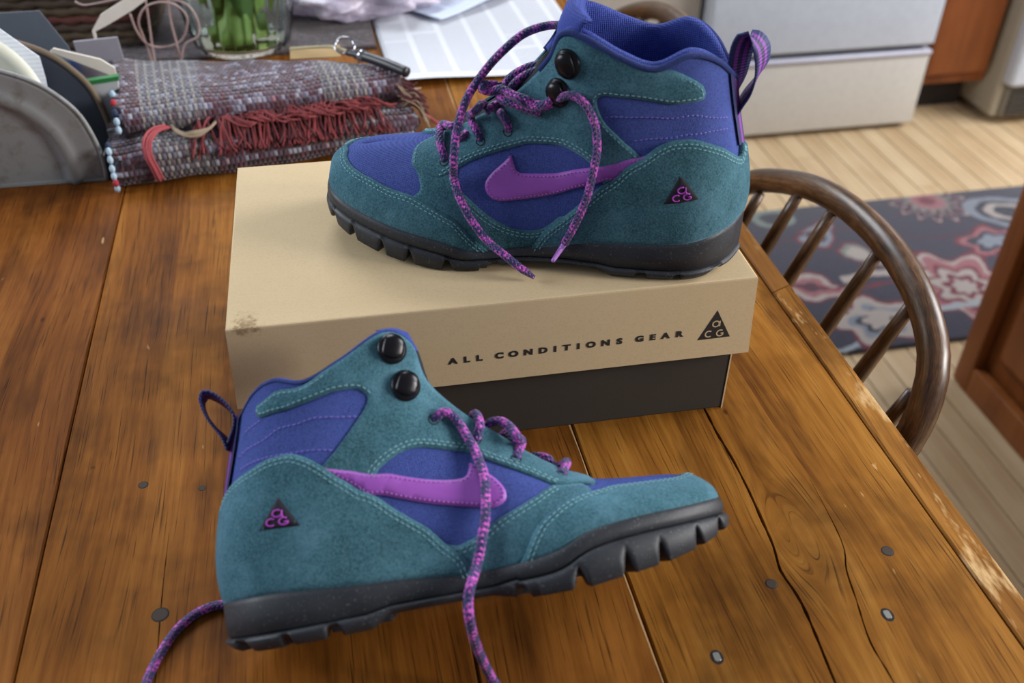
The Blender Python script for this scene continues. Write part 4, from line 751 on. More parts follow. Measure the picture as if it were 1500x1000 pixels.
# ---------------------------------------------------------------- shoe box
def shoebox():
    bx, by, yaw, W_, H, lid, ins = D['box']; L = .34
    Mx = Matrix.Translation((bx, by, 0)) @ Matrix.Rotation(yaw, 4, 'Z'); r = empty('shoe_box', M=Mx, label='kraft cardboard shoe box with a dark base lying on the table', cat='box')
    kr = m_cardboard('kraft_cardboard', (196, 172, 134), (206, 183, 146), True); kf = m_cardboard('kraft_side', (190, 166, 130), (200, 178, 142), True); bk = m_cardboard('charcoal_cardboard', (56, 51, 46), (64, 58, 52), grain=.12, fib=.0)
    def walls(x0, x1, y0, y1, z0, z1, fl, th, close_top, sag=0.):
        """open tray: flare at z0, sheet thickness th"""
        nx, ny = 24, 16; out = MB()
        bm = bmesh.new()
        # top sheet
        def ringpts(inset, z, f):
            P = []; X0, X1, Y0, Y1 = x0+inset-f, x1-inset+f, y0+inset-f, y1-inset+f; cr = .0012
            for i in range(nx): P.append((X0+(X1-X0)*i/nx, Y0, z))
            for i in range(ny): P.append((X1, Y0+(Y1-Y0)*i/ny, z))
            for i in range(nx): P.append((X1-(X1-X0)*i/nx, Y1, z))
            for i in range(ny): P.append((X0, Y1-(Y1-Y0)*i/ny, z))
            return P
        K = 2*(nx+ny); top, bot = (z1, z0); s = 1 if top > bot else -1
        R = [ringpts(.0012, top, 0), ringpts(.0003, top-s*.0004, 0), ringpts(0, top-s*.0014, 0), ringpts(0, (top+bot)/2, fl*.45), ringpts(0, bot, fl), ringpts(th, bot, fl), ringpts(th, top-s*th, 0)]
        V = [p for q in R for p in q]; F = []
        for a in range(len(R)-1):
            for i in range(K): f = (a*K+i, a*K+(i+1) % K, (a+1)*K+(i+1) % K, (a+1)*K+i); F.append(f[::-1] if s > 0 else f)
        # top grid fan
        g0 = len(V)
        for j in range(1, ny):
            for i in range(1, nx):
                X = x0+.0012+(x1-x0-.0024)*i/nx; Y = y0+.0012+(y1-y0-.0024)*j/ny; V.append((X, Y, top-sag*math.sin(math.pi*i/nx)*math.sin(math.pi*j/ny)))
        def idx(i, j):
            if j == 0: return i if i < nx else nx
            if i == nx: return nx+j if j < ny else nx+ny
            if j == ny: return nx+ny+(nx-i)
            if i == 0: return 2*nx+ny+(ny-j) if (ny-j) < ny else 0
            return g0+(j-1)*(nx-1)+(i-1)
        for j in range(ny):
            for i in range(nx): f = (idx(i, j) % K if idx(i, j) < K+1 and idx(i, j) == K else idx(i, j), idx(i+1, j), idx(i+1, j+1), idx(i, j+1)); F.append(f if s > 0 else f[::-1])
        return V, F
    V, F = walls(0, L, 0, W_, H-lid, H, .0022, .0016, True, .0006); ld = link('lid', mesh('lid', V, F, False), kr, r, label='plain kraft cardboard lid with a scuffed near corner')
    V, F = walls(ins, L-ins, ins, W_-ins, H-.004, 0, .0, .0016, False); link('box_base', mesh('box_base', V, F, False), bk, r, label='charcoal box base below the lid')
    # folded end flaps of the lid and pale cut edges
    for x in (.0030, L-.0030): link('end_flap', MB().box((x, W_/2, H-lid/2-.003), (.0012, W_-.008, lid-.008)).me('end_flap', False), kf, ld)
    e = MB(); 
    for x in (L-ins+.0002,): e.box((x, ins+.0002, (H-lid)/2), (.0010, .0014, H-lid)); 
    e.box((L-ins+.0004, W_*.5, .0006), (.0008, W_-2*ins, .0012)); link('cut_edge', e.me('cut_edge', False), kr, r, label='pale raw edge of the box base')
    # printed front: letters with the same characters and spacing
    ink = plain('black_ink', (34, 30, 28), .7); fl = -math.atan2(.0022, lid)
    def front(x, z): return Matrix.Translation((x, -.00006-.0022*(-.9*z/lid if -z/lid < .5 else .45+1.1*(-z/lid-.5)), H+z)) @ Matrix.Rotation(math.pi/2+fl*-1*0-math.atan2(.0022, lid), 4, 'X')
    def letter(ch, x, z, size, m, par, name='printed_letter', bold=.012, sx=1.25, Mf=None, dz=.0002):
        cu = bpy.data.curves.new('t', 'FONT'); cu.body = ch; cu.size = size; cu.align_x = 'CENTER'; cu.offset = size*bold; cu.extrude = .00004; cu.resolution_u = 4
        o = bpy.data.objects.new('t', cu); me = bpy.data.meshes.new_from_object(o); bpy.data.objects.remove(o); me.name = name
        return link(name, me, m, par, (Mf or front(x, z)) @ Matrix.Translation((0, 0, dz)) @ Matrix.Diagonal((sx, 1, 1, 1)))
    for ch, x in [('A', .1372), ('L', .1462), ('L', .1544), ('C', .1677), ('O', .1771), ('N', .187), ('D', .1969), ('I', .205), ('T', .2127), ('I', .2207), ('O', .2292), ('N', .2392), ('S', .2487), ('G', .2625), ('E', .2716), ('A', .2805), ('R', .29)]:
        letter(ch, x, -.0436+(x-.137)*.014, .0062, ink, ld, bold=.055)
    xa, za, xl, zl, xr, zr = .3150, -.0228, .3034, -.0463, .3266, -.0459
    Mf = front(.315, -.046); z_ = .00005
    tri = [(-.0116, -.0004), (.0116, .0), (0, .0226)]
    link('printed_triangle', mesh('tri', [(a, b, z_) for a, b in tri]+[(a, b, -.0001) for a, b in tri], [(0, 1, 2), (0, 3, 4, 1), (1, 4, 5, 2), (2, 5, 3, 0)], False), ink, ld, Mf, label='black printed triangle with letters a, C, G')
    def ring(cx, cy, rad, a0, a1, extra=()):
        mb = MB(); th = rad*.42
        def strip(P):
            P = np.array(P); T_ = np.gradient(P, axis=0); T_ /= np.linalg.norm(T_, axis=1)[:, None]; N_ = np.stack([-T_[:, 1], T_[:, 0]], 1); A = P+N_*th/2; B_ = P-N_*th/2; n = len(P)
            mb.add([(x, y, .0002) for x, y in np.vstack([A, B_])], [(n+i, n+i+1, i+1, i) for i in range(n-1)])
        strip([(cx+rad*math.cos(math.radians(a)), cy+rad*math.sin(math.radians(a))) for a in np.linspace(a0, a1, 16)])
        for e_ in extra: strip([(cx+x*rad, cy+y*rad) for x, y in e_])
        link('printed_letter', mb.me('letter', False), kf, ld, Mf)
    ring(.0002, .0118, .0023, 0, 360, [[(1.15, 1.0), (1.15, .3), (1.15, -.9)]]); ring(-.0040, .0040, .0024, 50, 310); ring(.0040, .0040, .0024, 50, 340, [[(.2, -.1), (1.05, -.1)]])
shoebox()
# ---------------------------------------------------------------- boots
build_shoe('U', M, 'teal and navy hiking shoe standing upright on top of the box')
build_shoe('L', M, 'teal and navy hiking shoe leaning on the table in front of the box')
# ---------------------------------------------------------------- folded rag rug with fringe
def rag_mat(name, pal, cell=(.0048, .0062), bands=True):
    t = NT(name); tc = t.node('ShaderNodeTexCoord'); sp = t.node('ShaderNodeSeparateXYZ', {0: tc.outputs['UV']}); u, v = sp.outputs[0], sp.outputs[1]
    wob = t.math('MULTIPLY', t.math('SUBTRACT', t.noise(tc.outputs['UV'], 22, 2), .5), .006); v2 = t.math('ADD', v, wob)
    row = t.math('FLOOR', t.math('DIVIDE', v2, cell[1])); stag = t.math('MULTIPLY', t.math('MODULO', row, 2.), .5); cu = t.math('ADD', t.math('DIVIDE', u, cell[0]), stag); ci = t.math('FLOOR', cu)
    wn = t.node('ShaderNodeTexWhiteNoise', {0: t.node('ShaderNodeCombineXYZ', {0: ci, 1: row}).outputs[0]}, noise_dimensions='2D').outputs[0]
    rn = t.node('ShaderNodeTexWhiteNoise', {1: row}, noise_dimensions='1D').outputs[0]
    lon = t.noise(t.node('ShaderNodeCombineXYZ', {0: t.math('MULTIPLY', u, 9.), 1: t.math('MULTIPLY', row, 3.7)}).outputs[0], 1.5, 2)
    s = t.math('ADD', t.math('MULTIPLY', wn, .42), t.math('ADD', t.math('MULTIPLY', rn, .36), t.math('MULTIPLY', lon, .34)))
    col = t.ramp(s, pal)
    if bands:
        for x0, x1 in ((.035, .095), (.215, .262)):
            m = t.math('MULTIPLY', t.math('GREATER_THAN', u, x0), t.math('LESS_THAN', u, x1)); strp = t.math('GREATER_THAN', t.math('SINE', t.math('MULTIPLY', u, 2*math.pi/.0085)), .55)
            col = t.mix(t.math('MULTIPLY', t.math('MULTIPLY', m, strp), .6), col, lin((176, 164, 146))); col = t.mix(t.math('MULTIPLY', m, .28), col, lin((112, 128, 136)))
    fu = t.math('ABSOLUTE', t.math('SINE', t.math('MULTIPLY', cu, math.pi))); fv = t.math('ABSOLUTE', t.math('SINE', t.math('MULTIPLY', t.math('DIVIDE', v2, cell[1]), math.pi)))
    h = t.math('MULTIPLY', t.math('POWER', fu, .5), t.math('POWER', fv, .6)); col = t.mix(t.ramp(h, [(.1, (.75, .75, .75, 1)), (.55, (0, 0, 0, 1))]), col, lin((38, 24, 32)))
    return t.out(col, .95, t.bump(t.math('ADD', h, t.math('MULTIPLY', t.noise(tc.outputs['UV'], 900, 2), .3)), 1., .0022), Sheen_Weight=.25)
PAL = [(.30, (44, 26, 36)), (.42, (86, 32, 42)), (.52, (78, 50, 64)), (.62, (92, 74, 90)), (.72, (124, 118, 138)), (.82, (158, 158, 172)), (.92, (132, 38, 50))]
def yarn(parent, P, r, m, name='fringe_strand', seg=5):
    V, F, _ = tube_vf(catmull(P, .003), r, seg); return V, F
def rag_rug():
    ya = math.radians(8.1); Mx = RM @ Matrix.Translation((-.2065, .909, 0)) @ Matrix.Rotation(ya, 4, 'Z'); r = empty('folded_rag_rug', M=Mx, label='folded maroon and grey woven rag rug with fringe, behind the box', cat='rug')
    m = rag_mat('rag_weave', PAL); Lx = .302
    def layer(nm, prof, x0, x1, seed):
        rs = np.random.RandomState(seed); nx = 300; V = []; UV = []; prof0 = catmull([(0, a, b) for a, b in prof(0)], .0016); npf = len(prof0); ph = rs.rand(6)*6
        xs = np.linspace(0, 1, nx); 
        for i, f in enumerate(xs):
            X = x0+(x1-x0)*f; pr = np.array([(0, a, b) for a, b in prof(X)]); pr = catmull(pr, .0016); s = np.linspace(0, 1, npf); q = np.linspace(0, 1, len(pr)); pr = np.stack([np.interp(s, q, pr[:, k]) for k in range(3)], 1)
            arc = np.concatenate([[0], np.cumsum(np.linalg.norm(np.diff(pr, axis=0), axis=1))]); Tn = np.gradient(pr, axis=0); Tn /= np.linalg.norm(Tn, axis=1)[:, None]+1e-9; Nn = np.stack([0*Tn[:, 0], -Tn[:, 2], Tn[:, 1]], 1)
            bump = .0009*np.abs(np.sin(arc/.0062*math.pi))+.0012*np.sin(X*38+ph[0]+arc*30)+.0008*np.sin(X*90+ph[1])
            endf = min(1, min(f, 1-f)*nx/5); ragged = (.002*np.sin(arc*300+ph[2])+.0025*np.sin(arc*120+ph[3]))*(1 if f > .98 or f < .02 else 0)
            c = pr.mean(0); Q = c+(pr-c)*(0.93+.07*endf)+Nn*bump[:, None]
            for p, a, rg in zip(Q, arc, ragged): V.append((X+rg, p[1], max(p[2], .0006))); UV.append((X, a+seed*.37))
        F = [(i*npf+j, i*npf+j+1, (i+1)*npf+j+1, (i+1)*npf+j) for i in range(nx-1) for j in range(npf-1)]
        for i in (0, nx-1): F.append(tuple(i*npf+j for j in range(npf))[::(1 if i == 0 else -1)])
        return link(nm, mesh(nm, V, [f[::-1] for f in F], True, UV), m, r)
    dep = lambda X: .196-.36*X
    layer('lower_fold', lambda X: [(.02, .001), (.004, .001), (-.004, .009), (-.0045, .02), (.000, .031), (.010, .036), (.026, .0375), (.05, .036), (dep(X)*.7, .035)], 0., Lx, 1)
    layer('upper_fold', lambda X: [(.06, .037), (.036, .038), (.029, .044), (.030, .053), (.038, .061), (.056, .065), (max(.06, dep(X)*.5), .0655), (dep(X)-.014, .062), (dep(X)-.002, .054), (dep(X), .04), (dep(X)-.004, .01), (dep(X)-.01, .001)], .012, Lx-.006, 2)
    rs = np.random.RandomState(5); red = plain('maroon_yarn', (128, 54, 56), .95); dkr = plain('dark_maroon_yarn', (78, 34, 40), .95); rose = plain('rose_yarn', (168, 78, 84), .95); bei = plain('beige_yarn', (150, 132, 110), .95)
    def tuft(nm, gen, k, m_, rr=.0009, **kw):
        mb = MB()
        for i in range(k): V, F = yarn(r, gen(i), rr*(.7+.6*rs.rand()), m_); mb.add(V, F)
        return link(nm, mb.me(nm), m_, r, kind='stuff', **kw)
    def fr(i):
        x = .085+.175*rs.rand(); y = .026+.008*rs.rand(); dx = rs.randn()*.010; L = .012+.016*rs.rand(); up = .006*rs.rand()
        return [(x, y+.006, .040), (x+dx*.3, y-.002, .045+up), (x+dx*.7, y-.014, .044+up*.6), (x+dx, y-.020-L*.3, .040-L*.25), (x+dx*1.3+rs.randn()*.003, max(-.010, y-.026-L*.6), .038-L*.5)]
    tuft('fringe', fr, 120, red, label='maroon yarn fringe hanging from the fold'); tuft('fringe', fr, 90, dkr)
    def lie(i):
        x = .09+.16*rs.rand(); return [(x, .030, .043), (x+.012, .020+.004*rs.randn(), .049+.002*rs.randn()), (x+.026, .014+.005*rs.randn(), .047), (x+.038, .016+.006*rs.randn(), .043)]
    tuft('fringe', lie, 70, red)
    def loop(i):
        o = rs.randn()*.0014; o2 = rs.randn()*.001; return [(.058+o, .026, .046+o2), (.045+o, .018, .0475+o2), (.036+o, .004, .044+o2), (.034+o, -.006+o2, .034), (.037+o, -.009+o2, .022), (.040+o, -.010+o2, .008+rs.rand()*.004)]
    tuft('yarn_loop', loop, 16, rose, .0010, label='thick rose yarn tassel hanging at the left end')
    def bl(i):
        o = rs.randn()*.0016; o2 = rs.randn()*.0012; return [(.060, .026, .046+o2), (.068+o, .012+o2, .044), (.080+o, .006+o2, .044+o2), (.094, .010+o2, .046), (.104, .022+o, .048)]
    tuft('yarn_loop', bl, 14, bei, .0010, label='beige yarn loop in the fold')
    def tail(i): o = rs.randn()*.0012; return [(Lx-.02, .034+o, .046), (Lx-.002, .030+o, .044), (Lx+.012, .022+o, .030), (Lx+.026, .016, .016+o), (Lx+.045, .018+o, .006+abs(o)), (Lx+.060, .022, .003)]
    tuft('yarn_tail', tail, 5, rose, .0010, label='loose rose yarn end trailing off the right end')
    def rag(i): y = .01+.06*rs.rand(); return [(Lx-.012, y, .04+.02*rs.rand()), (Lx+.004, y+rs.randn()*.006, .036+.015*rs.rand()), (Lx+.010+.01*rs.rand(), y+rs.randn()*.01, .022+.02*rs.rand())]
    tuft('frayed_end', rag, 50, dkr, .0008); tuft('frayed_end', rag, 24, bei, .0007)
    cols = [plain('pale_blue_edging', (172, 196, 214), .8), plain('red_edging', (180, 46, 62), .8), plain('navy_edging', (42, 56, 84), .8)]
    for k, (y, z, c) in enumerate([(-.006, .005, 0), (-.008, .012, 1), (-.008, .019, 0), (-.006, .026, 0), (-.001, .033, 0), (.008, .0375, 0), (.017, .039, 2)]):
        V, F = lathe([(0, -.0042), (.002, -.0036), (.0034, -.001), (.0034, .001), (.002, .0036), (0, .0042)], 12); link('edge_stitch', mesh('edge_stitch', [(a*.8-.001, b+y, c_+z) for a, b, c_ in V], F), cols[c], r)
    for k, (y, z, c) in enumerate([(.030, .048, 0), (.034, .055, 0), (.042, .0605, 2), (.056, .065, 1), (.075, .066, 0), (.1, .066, 2), (.13, .065, 0), (.158, .062, 2)]):
        V, F = lathe([(0, -.0042), (.002, -.0036), (.0034, -.001), (.0034, .001), (.002, .0036), (0, .0042)], 12); link('edge_stitch', mesh('edge_stitch', [(a*.9+.011, b+y, c_+z) for a, b, c_ in V], F), cols[c], r)
rag_rug()
def dark_mat():
    t = rag_mat('dark_weave', [(.30, (30, 22, 26)), (.5, (58, 30, 36)), (.62, (52, 44, 50)), (.8, (88, 82, 90)), (.92, (104, 34, 44))], bands=False)
    me = MB().box((0, 0, .0025), (.62, .42, .005), bev=.002).me('woven_mat', True); l = me.uv_layers.new(name='UVMap')
    for lp in me.loops: c = me.vertices[lp.vertex_index].co; l.data[lp.index].uv = (c.x, c.y+c.z)
    o = link('woven_mat', me, t, label='dark maroon and black woven mat lying flat under the glass vase', cat='mat'); o.matrix_world = RM @ Matrix.Translation((-.236, 1.44, 0))
dark_mat()
# ---------------------------------------------------------------- metal letter holder and papers
def sheet_poly(nm, t, pts, th, m, label, cat, tilt=0., group=None, parts=None):
    """upright thin sheet standing at distance t: pts (n, z)"""
    n = len(pts); c = np.mean([p[0] for p in pts]); V = [(a-c, -th/2+b*tilt, b) for a, b in pts]+[(a-c, th/2+b*tilt, b) for a, b in pts]; F = [tuple(range(n))[::-1], tuple(range(n, 2*n))]+[(i, (i+1) % n, n+(i+1) % n, n+i) for i in range(n)]
    me = mesh(nm, V, F, False); bm = bmesh.new(); bm.from_mesh(me); bmesh.ops.recalc_face_normals(bm, faces=bm.faces); bm.to_mesh(me); bm.free()
    o = link(nm, me, m, label=label, cat=cat, group=group); o.matrix_world = RM @ Matrix.Translation((c, t, 0)); return o
def holder():
    t = NT('galvanized_metal'); v = t.coord(); n = t.noise(v, 60, 5, .65); n2 = t.noise(v, 9, 3); f = t.noise(v, 420, 3)
    col = t.mix(n2, lin((128, 130, 128)), lin((150, 152, 156))); col = t.mix(t.ramp(n, [(.52, (0, 0, 0, 1)), (.72, (.55, .55, .55, 1))]), col, lin((96, 88, 76))); col = t.mix(t.ramp(f, [(.66, (0, 0, 0, 1)), (.76, (.5, .5, .5, 1))]), col, lin((70, 62, 54)))
    gal = t.out(col, .62, t.bump(n, .3, .001), Metallic=.25)
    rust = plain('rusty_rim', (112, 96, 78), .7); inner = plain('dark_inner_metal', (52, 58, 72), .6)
    r = empty('metal_letter_holder', M=RM @ Matrix.Translation((-.370, .936, 0)) @ Matrix.Rotation(math.radians(-1.5), 4, 'Z'), label='galvanized metal letter holder with arched sides, left of the rag rug', cat='letter holder')
    half = [(.149, 0), (.1505, .02), (.149, .042), (.142, .070), (.129, .090), (.109, .108), (.078, .122), (.040, .130), (0, .133)]
    arch = half+[(-a, b) for a, b in half[:-1][::-1]]; A = catmull([(a, 0, b) for a, b in arch], .006)[:, [0, 2]]
    def plate(nm, y, lean, m, emb, dirn, parent=r, sc=1.):
        V = []; F = []; k = len(A); rings = np.linspace(1, 0, 26)
        for s in rings:
            for a, b in A:
                x, z = a*s*sc, (b*s*sc+.0*(1-s)); e = 0
                if emb: d = abs(s-.80); e = -.005*max(0, 1-d/.05)+(.0025 if s < .78 else 0)
                V.append((x, y-lean*z*1.0+e*dirn+.004*(1-s)*dirn*-1, z))
        for i in range(len(rings)-1):
            for j in range(k-1): F.append((i*k+j, i*k+j+1, (i+1)*k+j+1, (i+1)*k+j))
        me = mesh(nm, V, F); o = link(nm, me, m, parent); md = o.modifiers.new('s', 'SOLIDIFY'); md.thickness = .0014; md.offset = 0; return o
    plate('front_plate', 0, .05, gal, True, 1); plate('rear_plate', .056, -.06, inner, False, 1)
    for nm, y, lean, m, rr in (('front_rim', 0, .05, gal, .0022), ('rear_rim', .056, -.06, rust, .0032)):
        P = [(a, y-lean*b, b) for a, b in A]; V, F, _ = tube_vf(P, rr, 8); link(nm, mesh(nm, V, F), m, r)
    link('base_plate', MB().box((0, .028, .002), (.30, .06, .003)).me('base_plate', False), gal, r); 
    e = MB(); 
    for sx in (1,): e.box((.150, .028, .012), (.0015, .06, .022))
    link('end_strip', e.me('end_strip', False), gal, r)
holder()
def papers():
    wp = plain('white_paper', (222, 226, 238), .8); wf = plain('folder_slate', (92, 100, 112), .7); cream = plain('cream_card', (226, 218, 208), .8); gp = plain('grey_paper', (150, 146, 156), .8)
    lines = NT('printed_sheet'); v = lines.coord(); sp = lines.node('ShaderNodeSeparateXYZ', {0: v}); h = lines.math('SINE', lines.math('MULTIPLY', sp.outputs[2], 2*math.pi/.0042)); nz = lines.noise(lines.coord(scale=(1, 1, .1)), 220, 2)
    wl = lines.out(lines.mix(lines.math('MULTIPLY', lines.math('GREATER_THAN', h, .2), lines.math('MULTIPLY', nz, .35)), lin((224, 228, 240)), lin((130, 134, 150))), .85)
    sheet_poly('paper_sheet', .975, [(-.43, .006), (-.27, .006), (-.262, .09), (-.262, .112), (-.30, .152), (-.345, .188), (-.43, .20)], .0015, wl, 'white printed sheets standing in the metal holder', 'paper', .02)
    sheet_poly('paper_folder', 1.055, [(-.33, 0), (-.235, 0), (-.252, .092), (-.270, .130), (-.33, .130)], .0014, wf, 'slate grey folder standing behind the white printed sheets', 'folder')
    cd = sheet_poly('picture_card', 1.035, [(-.30, 0), (-.215, 0), (-.219, .078), (-.250, .094), (-.30, .094)], .0012, wp, 'blue and green picture card behind the metal holder', 'card')
    t = NT('blue_photo'); v = t.coord(); sp = t.node('ShaderNodeSeparateXYZ', {0: v}); n = t.noise(v, 30, 3); cd.data.materials.clear(); cd.data.materials.append(t.out(t.ramp(t.math('MULTIPLY_ADD', sp.outputs[0], 14., t.math('MULTIPLY_ADD', n, .3, .38)), [(.3, (88, 96, 112)), (.42, (58, 116, 120)), (.52, (156, 176, 178)), (.66, (62, 98, 160)), (.85, (130, 120, 128))]), .5))
    sheet_poly('card_strip', 1.02, [(-.262, .101), (-.258, .104), (-.217, .090), (-.205, .080), (-.205, 0), (-.213, 0), (-.213, .074)], .0025, cream, 'cream envelope edge sticking up beside the metal holder', 'envelope')
    pad = empty('notepad', M=RM @ Matrix.Translation((-.222, 1.0, 0)), label='white notepad with a green top edge, between metal holder and rag rug', cat='notepad')
    V = [(-.022, -.003, 0), (.010, -.003, 0), (.0215, -.003, .076), (-.0205, -.003, .072)]; V += [(a, .003, c) for a, b, c in V]; link('pages', mesh('pages', V, [(0, 1, 2, 3), (4, 7, 6, 5), (0, 4, 5, 1), (1, 5, 6, 2), (2, 6, 7, 3), (3, 7, 4, 0)], False), plain('pad_white', (188, 192, 196), .8), pad)
    V = [(-.0208, -.0038, .0715), (.0222, -.0038, .0755), (.0228, -.0038, .080), (-.0214, -.0038, .076)]; V += [(a, .0038, c) for a, b, c in V]; link('green_binding', mesh('green_binding', V, [(0, 1, 2, 3), (4, 7, 6, 5), (0, 4, 5, 1), (1, 5, 6, 2), (2, 6, 7, 3), (3, 7, 4, 0)], False), plain('green_tape', (40, 122, 62), .6), pad, label='green binding strip')
    sheet_poly('grey_booklet', 1.085, [(-.248, 0), (-.204, 0), (-.208, .088), (-.253, .086)], .003, gp, 'grey booklet standing behind the notepad', 'booklet')
    sheet_poly('pointed_card', 1.12, [(-.2375, 0), (-.236, 0), (-.236, .083), (-.222, .089), (-.192, .104), (-.166, .120), (-.172, .128), (-.196, .117), (-.226, .101), (-.239, .084)], .002, cream, 'pale pointed paper sticking up behind the notepad', 'paper')
    # round white plate in the holder
    V, F = lathe([(0, 0), (.055, 0), (.062, .003), (.076, .007), (.0765, .008), (.062, .0045), (.055, .0015), (0, .0015)], 56)
    o = link('paper_plate', mesh('paper_plate', V, F), plain('plate_white', (240, 242, 226), .6), label='round white paper plate standing inside the metal holder', cat='plate'); o.matrix_world = RM @ Matrix.Translation((-.334, .955, .081)) @ Matrix.Rotation(math.radians(88), 4, 'X')
    # newspaper pages
    def page(nm, x0, y0, w, l, z, ang, seed, label, tint, curl=.006):
        nx, ny = 40, 50; V = []; rs = np.random.RandomState(seed)
        for j in range(ny+1):
            for i in range(nx+1):
                fx, fy = i/nx, j/ny; zz = z+curl*math.exp(-fy*14)*(.5+.5*math.sin(fx*3+seed))+.0025*math.sin(fx*7+seed)*math.sin(fy*5+1)**2+.0022; V.append((fx*w, fy*l, zz))
        F = [(j*(nx+1)+i, j*(nx+1)+i+1, (j+1)*(nx+1)+i+1, (j+1)*(nx+1)+i) for j in range(ny) for i in range(nx)]
        t = NT('newsprint'); v = t.coord(); sp = t.node('ShaderNodeSeparateXYZ', {0: v}); X, Y = sp.outputs[0], sp.outputs[1]
        colw = .040; fx = t.math('FRACT', t.math('DIVIDE', X, colw)); inc = t.math('MULTIPLY', t.math('GREATER_THAN', fx, .10), t.math('LESS_THAN', fx, .92)); ln = t.math('GREATER_THAN', t.math('SINE', t.math('MULTIPLY', Y, 2*math.pi/.0033)), -.1)
        nz = t.noise(t.node('ShaderNodeVectorMath', {0: v, 1: (1, 3, 1)}, operation='MULTIPLY').outputs[0], 420, 2); mg = t.math('MULTIPLY', t.math('GREATER_THAN', Y, .022), t.math('LESS_THAN', Y, l-.03)); para = t.math('GREATER_THAN', t.noise(t.node('ShaderNodeCombineXYZ', {0: t.math('MULTIPLY', t.math('FLOOR', t.math('DIVIDE', X, colw)), 3.7), 1: Y}).outputs[0], 40, 1), .33)
        m_ = t.math('MULTIPLY', t.math('MULTIPLY', inc, ln), t.math('MULTIPLY', t.math('MULTIPLY', mg, para), t.math('MULTIPLY_ADD', nz, .8, .1)))
        mm = t.out(t.mix(m_, lin(tint), lin((120, 122, 132))), .85)
        o = link(nm, mesh(nm, V, F), mm, label=label, cat='newspaper', group=None); md = o.modifiers.new('s', 'SOLIDIFY'); md.thickness = .0004; md.offset = 1; o.matrix_world = RM @ Matrix.Translation((x0, y0, 0)) @ Matrix.Rotation(math.radians(ang), 4, 'Z'); return o
    page('newspaper_page', .083, 1.103, .262, .42, .0, 1.5, 1, 'white newspaper page with columns of small print, lying behind the upper shoe', (206, 208, 216))
    page('newspaper_page', .166, 1.296, .20, .30, .008, 38, 4, 'second bluish white printed page lying over the newspaper, beside the plastic bag', (198, 208, 230), .003)
papers()
def bag():
    rs = np.random.RandomState(3); bm = bmesh.new(); bmesh.ops.create_icosphere(bm, subdivisions=5, radius=1)
    from mathutils import noise as mn
    for v in bm.verts:
        p = v.co.copy(); d = 1+.30*mn.noise(p*2.1)+.16*abs(mn.noise(p*5.3))+.07*mn.noise(p*11); v.co = Vector((p.x*.112*d, p.y*.075*d, max(-.020, p.z*.032*d)))
    me = bpy.data.meshes.new('plastic_bag'); bm.to_mesh(me); bm.free(); me.polygons.foreach_set('use_smooth', [True]*len(me.polygons))
    t = NT('thin_plastic'); v = t.coord(); n = t.noise(v, 24, 3); m = t.out(t.ramp(n, [(.35, (176, 166, 186)), (.5, (214, 204, 222)), (.62, (226, 214, 226)), (.68, (204, 130, 148)), (.74, (224, 212, 226))]), .25, t.bump(t.noise(v, 90, 4, .6), .7, .004), Transmission_Weight=.25, Alpha=.9)
    o = link('plastic_bag', me, m, label='crumpled translucent pinkish plastic bag lying behind the vase and newspaper', cat='bag'); o.matrix_world = RM @ Matrix.Translation((.06, 1.385, .026)) @ Matrix.Rotation(math.radians(-6), 4, 'Z')
bag()
def basket():
    m = plain('dark_wicker', (62, 50, 40), .85); m2 = plain('red_brown_wicker', (84, 44, 38), .85); m3 = plain('olive_wicker', (74, 62, 46), .85)
    r = empty('wicker_basket', M=RM @ Matrix.Translation((-.405, 1.36, .007)) @ Matrix.Rotation(math.radians(-3), 4, 'Z'), label='long dark brown coiled wicker basket behind the papers, left of the vase', cat='basket')
    def path(s): 
        P = []; hx, hy, c = .20*s, .075*s, .03
        for cx, cy, a0 in ((hx-c, hy-c, 0), (-hx+c, hy-c, 90), (-hx+c, -hy+c, 180), (hx-c, -hy+c, 270)):
            for k in range(6): a = math.radians(a0+90*k/5); P.append((cx+c*math.cos(a), cy+c*math.sin(a)))
        return P
    for i in range(10):
        P = catmull([(a, b, .006+i*.0105) for a, b in path(1+.012*i)], .006, True); P[:, 2] += .0012*np.sin(np.arange(len(P))*1.2); rr = .0062+.0009*np.sin(np.arange(len(P))*1.9+i)
        V, F, _ = tube_vf(P, rr, 8, True); link('coil', mesh('coil', V, F), (m, m3, m, m2, m3)[i % 5], r)
    link('bottom', MB().box((0, 0, .004), (.38, .13, .006)).me('bottom', False), m, r)
basket()
def wires():
    m = plain('pink_beige_wire', (168, 142, 138), .45); mb = MB()
    for P in ([(-.201, 1.15, .09), (-.198, 1.15, .07), (-.190, 1.155, .052), (-.172, 1.16, .046), (-.152, 1.155, .055), (-.141, 1.15, .079), (-.147, 1.145, .096), (-.162, 1.14, .104), (-.182, 1.145, .098), (-.194, 1.15, .08), (-.192, 1.155, .055), (-.188, 1.16, .02), (-.17, 1.17, .004)],
              [(-.181, 1.15, .125), (-.1815, 1.15, .10), (-.183, 1.15, .078), (-.185, 1.15, .05), (-.187, 1.15, .003)], [(-.255, 1.15, .107), (-.248, 1.15, .102), (-.227, 1.15, .104), (-.205, 1.15, .108), (-.18, 1.15, .112), (-.155, 1.15, .104), (-.138, 1.15, .096), (-.130, 1.15, .078), (-.133, 1.15, .060), (-.15, 1.15, .05), (-.16, 1.15, .02), (-.165, 1.15, .003)],
              [(-.156, 1.15, .115), (-.159, 1.15, .083), (-.158, 1.15, .055), (-.156, 1.155, .003)]):
        mb.tube(catmull(P, .004), .0012, 8)
    o = link('wire_coil', mb.me('wire_coil'), m, label='curly pinkish wire standing left of the glass vase', cat='wire'); o.matrix_world = RM; 
wires()
